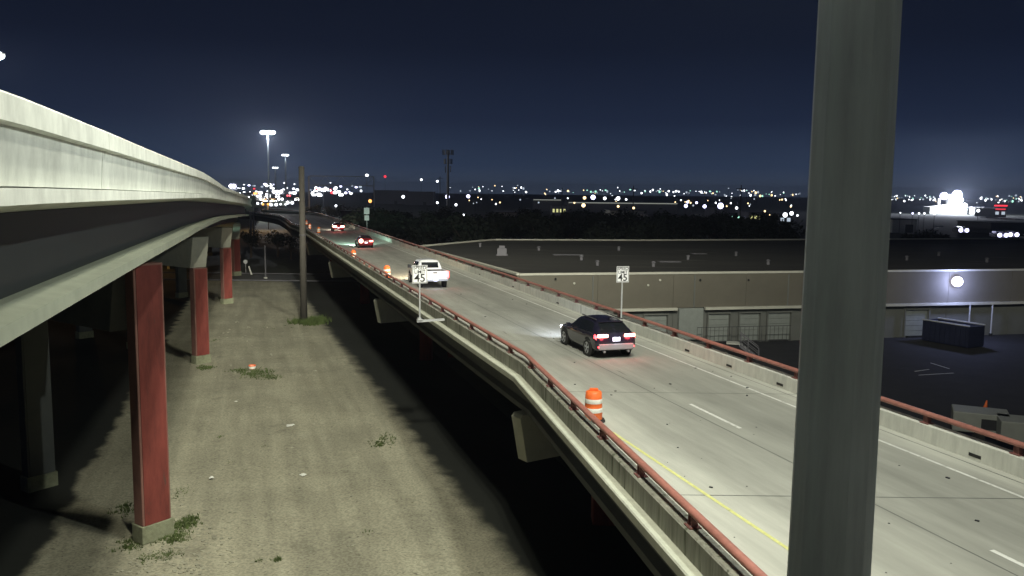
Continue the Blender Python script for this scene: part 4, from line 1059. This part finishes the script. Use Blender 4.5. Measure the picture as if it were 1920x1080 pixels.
# message board / orange lit work truck, white barrier posts
for (px, py, w_, h_, mt, nm, lab, cat, Y) in ((502, 377, 26, 9, 'l_warm', 'work_truck', 'orange glowing work truck lights at the end of the highway', 'truck', 300),
                                          (474, 376, 11, 20, 'hall', 'barrier_board', 'pale tall board at the tip of the upper parapet', 'board', 235),
                                          (606, 356, 22, 7, 'l_white', 'stadium_lamp', 'blinding white cluster just right of the utility pole', 'lamp', 600),
                                          (504, 348, 14, 6, 'l_white', 'lit_sign', 'white lit sign above the far traffic', 'sign', 500),
                                          (520, 360, 22, 8, 'l_white', 'lit_canopy', 'white lit canopy amid the far traffic', 'canopy', 480),
                                          (436, 350, 12, 12, 'l_blue', 'flood_lamp', 'blue white flood lamp cluster at the tip of the upper parapet', 'lamp', 420),
                                          (469, 393, 13, 6, 'hall', 'sand_barrel_row', 'white blocks under the tip of the upper parapet', 'barrier', 225)):
    p = aty(px, py, Y); k_ = Y/1602; t = empty(nm, (p.x, Y, 0), lab, cat)
    if mt == 'hall':
        P('board', MB().box((0, 0, p.z), (w_*k_, .4, h_*k_)), mt, t); P('post', MB().box((0, .3, p.z/2), (.4, .3, p.z)), 'steel', t)
    else:
        r2 = h_*k_*.45; n_ = max(2, int(w_/h_*1.3)); gb = MB()
        for i in range(n_): gb.ball((w_*k_*((i+.5)/n_-.5), 0, p.z+rnd.uniform(-.3, .3)*r2), r2*rnd.uniform(.6, 1), 8, 6)
        P('lamp', gb, mt, t, smooth=True); lamp('glow_light', (0, -r2*2-1, p.z), 8000 if 'l_w' in mt or 'blue' in mt else 5000, (1, .6, .3) if mt == 'l_warm' else (.85, .9, 1), r2, parent=t); P('post', MB().box((0, .3, p.z/2), (.3, .3, p.z)), 'signb', t); P('frame', MB().box((0, r2+.3, p.z), (w_*k_*1.05, .3, h_*k_)), 'darksteel', t)

# overhead gantry
Y = 300; g0, g1 = aty(579, 330, Y), aty(701, 330, Y)
t = empty('sign_gantry', ((g0.x+g1.x)/2, Y, 0), 'thin overhead truss gantry right of the utility pole on the horizon', 'gantry'); W = g1.x-g0.x
zt, zb = g0.z, aty(579, 347, Y).z
for s_ in (-1, 1): P('upright', MB().box((s_*W/2, 0, zt/2), (.35, .35, zt)), 'steel', t)
P('chord', MB().bar((-W/2, 0, zt), (W/2, 0, zt), .22, .22), 'steel', t); P('chord', MB().bar((-W/2, 0, zb), (W/2, 0, zb), .22, .22), 'steel', t)
for i in range(8):
    x0, x1 = -W/2+W*i/8, -W/2+W*(i+1)/8; P('brace', MB().bar((x0, 0, zb if i % 2 else zt), (x1, 0, zt if i % 2 else zb), .1, .1), 'steel', t)
P('frame', MB().box((W*.385, -.3, (zt+zb)/2), (.15, .15, zt-zb)).box((W*.44, -.3, zb-.35), (W*.11, .15, .15)), 'steel', t)

# distant high masts
def far_mast(px, py, H, r_, lab, mt='l_white', W=0):
    yh = 354+(px-500)*.011; Y = (H-14)*1602/(yh-py); p = aty(px, py, Y)
    t = empty('high_mast_light', (p.x, Y, 0), lab, 'light mast')
    P('shaft', MB().cyl((0, 0, 0), (0, 0, p.z), .5*Y/400, .35*Y/400, n=10), 'galv', t)
    rr = r_*Y/1602; P('ring', MB().cyl((0, 0, p.z+.1), (0, 0, p.z+.5), rr*.7, n=14), 'steel', t)
    for i in range(6):
        a_ = math.pi/3*i; P('luminaire', MB().ball((rr*.78*math.cos(a_), rr*.78*math.sin(a_), p.z-.3), rr*.36, 10, 7, sz=.75), mt, t, smooth=True)
    if W: lamp('mast_light', (0, 0, p.z-2), W, (.95, .97, 1), .8, parent=t)
    return t
far_mast(502, 247, 40, 13, 'tallest and brightest distant light mast above the end of the highway', W=170000)
far_mast(535, 290, 40, 6, 'second distant light mast, right of the tallest one', W=90000)
far_mast(516, 314, 40, 5, 'smallest of the three distant light masts', W=90000)

# cell tower
Y = 420; a = aty(840, 281, Y)
t = empty('cell_tower', (a.x, Y, 0), 'dark cell tower with antenna panels on the skyline', 'cell tower')
P('mast', MB().cyl((0, 0, 0), (0, 0, a.z), .75, .45, n=10), 'darksteel', t)
for zz, rr, n_ in ((a.z-1.2, 2.5, 6), (a.z-5.6, 1.9, 5)):
    P('platform', MB().cyl((0, 0, zz-.9), (0, 0, zz-.7), rr*.8, n=12), 'darksteel', t)
    for i in range(n_):
        b_ = 2*math.pi*i/n_+.3; P('antenna', MB().box((rr*math.cos(b_), rr*math.sin(b_), zz), (.55, .35, 2.5), rz=b_), 'darksteel', t)
P('antenna', MB().box((-1.2, 0, a.z-9.5), (.5, .3, 3)), 'darksteel', t); P('antenna', MB().box((1.2, 0, a.z-9.2), (.5, .3, 3)), 'darksteel', t)
# timber power poles on the skyline
for px, py, Y, lab in ((1188, 348, 420, 'thin dark power pole on the skyline at centre right'), (1390, 347, 380, 'thin dark power pole with crossarm left of the mast'), (825, 330, 600, 'short dark pole just left of the cell tower'), (1054, 352, 500, 'faint thin power pole above the yellow lit shops')):
    p = aty(px, py, Y); t = empty('power_pole', (p.x, Y, 0), lab, 'power pole'); P('shaft', MB().cyl((0, 0, 0), (0, 0, p.z), .26, .2), 'pole', t)
    P('crossarm', MB().box((0, 0, p.z-1.6), (4.2, .2, .25)), 'pole', t)

# ------------------------------------------------------------------ city lights: each a lamp on its own post
CITY = []
def city(px, py, r_, mt, lab=None, group=None, squash=1):
    yh = 354+(px-500)*.0112
    if py < yh-1.5: Y = 1300 if r_ < 3 else 900
    else: Y = min(2300, 6.5*1602/max(2.4, py-yh))
    p = aty(px, py, Y); rr = r_*Y/1602*.92
    t = empty('distant_lamp', (p.x, Y, 0), lab or GL[group], 'lamp', group)
    P('post', MB().box((0, 0, p.z/2), (.12*max(1, Y/600), .12*max(1, Y/600), p.z)), 'darksteel', t)
    P('globe', MB().ball((0, -.1, p.z), rr, 8, 6, sz=squash), mt, t, smooth=True)
GL = {'city lights along the horizon': 'tiny white lamp in the dense band of city lights along the horizon',
      'coloured city lights': 'tiny coloured lamp in the band of city lights along the horizon',
      'lamps by the highway end': 'small white lamp in the glare at the end of the highway',
      'lamps below the skyline': 'small lone lamp on the dark ground below the skyline'}
big = [(688, 329, 4, 'l_white', 'bright lamp standing on top of the gantry'), (722, 331, 3.2, 'l_red', 'red aviation lamp above the horizon right of the gantry'),
       (694, 377, 4.5, 'l_orange', 'orange lamp right of the bridge end'), (839, 369, 5.5, 'l_blue', 'glaring blue white lamp at the foot of the cell tower'),
       (756, 369, 4, 'l_white', 'round white lamp between gantry and cell tower'), (778, 369, 3.3, 'l_white', 'round white lamp just left of the cell tower'),
       (878, 368, 4.5, 'l_blue', 'blue white lamp right of the cell tower'), (869, 403, 2.8, 'l_white', 'upper of two lamps on the dark ground right of the cell tower'), (877, 412, 3.2, 'l_white', 'lower of two lamps on the dark ground right of the cell tower'),
       (820, 380, 3, 'l_white', 'lamp left below the cell tower'), (855, 384, 3.2, 'l_white', 'lamp right below the cell tower'), (630, 386, 3, 'l_white', 'lone lamp right of the utility pole, above the bridge end'),
       (790, 337, 3, 'l_white', 'highest lamp left of the cell tower'), (820, 340, 3, 'l_white', 'second highest lamp left of the cell tower'), (677, 358, 3, 'l_white', 'white lamp right of the blinding cluster'),
       (728, 364, 3.6, 'l_white', 'white lamp right of the red aviation lamp'), (1094, 385, 5, 'l_warm', 'warm lamp on the grey wall at centre'), (1112, 370, 6, 'l_blue', 'large blue white lamp at centre'),
       (1096, 371, 4, 'l_warm', 'warm lamp touching the large central lamp'), (1134, 372, 4, 'l_white', 'round lamp right of the large central lamp'), (1159, 372, 5, 'l_white', 'bright lamp, second right of the large central lamp'),
       (1159, 387, 3, 'l_warm', 'left of two wall lamps on the pale building'), (1188, 390, 3, 'l_warm', 'right of two wall lamps on the pale building'), (1174, 374, 2.5, 'l_white', 'small lamp between the two power poles'),
       (1286, 386, 4.5, 'l_blue', 'left lamp of the blue white group right of centre'), (1321, 387, 4.6, 'l_blue', 'middle lamp of the blue white group right of centre'), (1351, 386, 7.5, 'l_blue', 'brightest blue white lamp left of the mast'),
       (1306, 380, 3, 'l_blue', 'small upper lamp of the blue white group'), (1381, 390, 3.5, 'l_white', 'white lamp left of the shop signs'), (1289, 379, 3, 'l_blue', 'small lamp over the left blue white one'),
       (1384, 407, 3, 'l_green', 'green lamp below the skyline left of the mast'), (1374, 406, 2.4, 'l_green', 'smaller green lamp beside the other green one'), (1484, 400, 5, 'l_white', 'lit canopy lamp just left of the mast'),
       (1472, 403, 6, 'l_white', 'wide lit forecourt lamp left of the mast'), (1495, 404, 2.6, 'l_white', 'small lamp nearest the mast on its left'), (1442, 404, 3.2, 'l_warm', 'warm lamp in the lit shops left of the mast'), (1434, 396, 2.4, 'l_warm', 'yellow lamp over the lit shops'),
       (1800, 431, 1.2, 'l_white', None), (1752, 401, 2.4, 'l_white', 'lamp below the floodlit plant'), (1723, 400, 2.4, 'l_white', 'lamp right of the mast, second in the low row'), (1733, 400, 2.4, 'l_white', 'lamp right of the mast, third in the low row'), (1711, 400, 2.2, 'l_blue', 'lamp right of the mast, first in the low row'),
       (1834, 395, 4, 'l_white', 'bright lamp right of the floodlit plant'), (1688, 399, 1.6, 'l_white', 'faint lamp beside the mast on its right')]
for px, py, r_, mt, lab in big:
    if lab: city(px, py, r_*.8, mt, lab)
rnd = random.Random(11)
for i in range(235):
    px = rnd.choice((rnd.uniform(820, 1500), rnd.uniform(820, 1500), rnd.uniform(960, 1510), rnd.uniform(1660, 1760), rnd.uniform(1830, 1918)))
    yh = 354+(px-500)*.0112; py = yh+rnd.gauss(1, 3.4)-(6 if px < 1010 else 3)
    if px > 1650: py += 6
    r_ = rnd.choice((.75, .9, 1.0, 1.2, 1.5, 2.0)); mt = rnd.choice(('l_white', 'l_white', 'l_dim', 'l_dim', 'l_green', 'l_white', 'l_warm'))
    city(px, py, r_, mt, None, 'city lights along the horizon' if mt in ('l_white', 'l_dim') else 'coloured city lights', squash=rnd.choice((1, .7, 1.3)))
for i in range(40):
    px = rnd.uniform(828, 1500); py = 365+rnd.uniform(3, 18)+(px-900)*.008
    city(px, py, rnd.uniform(1, 1.8), rnd.choice(('l_dim', 'l_white', 'l_warm')), None, 'lamps below the skyline')
for i in range(34):
    px = rnd.choice((rnd.uniform(440, 562), rnd.uniform(582, 700))); py = rnd.uniform(341, 368)
    city(px, py, rnd.uniform(1.2, 3.4), rnd.choice(('l_white', 'l_white', 'l_blue', 'l_dim')), None, 'lamps by the highway end', squash=.7)

# ------------------------------------------------------------------ night haze round the whole place
me = MB().box((0, 2600, 29), (8100, 5900, 61)).mesh('haze', M['lot']); me.materials.clear()
hm = bpy.data.materials.new('haze'); hm.use_nodes = True; nn = hm.node_tree.nodes; nn.remove(nn['Principled BSDF'])
pv = nn.new('ShaderNodeVolumePrincipled'); pv.inputs['Density'].default_value = .00015; pv.inputs['Color'].default_value = (.72, .80, 1, 1); pv.inputs['Anisotropy'].default_value = .55
hm.node_tree.links.new(pv.outputs[0], nn['Material Output'].inputs['Volume']); me.materials.append(hm)
tag(link('haze', me), 'thin night haze glowing round the lamps', 'haze', kind='stuff')
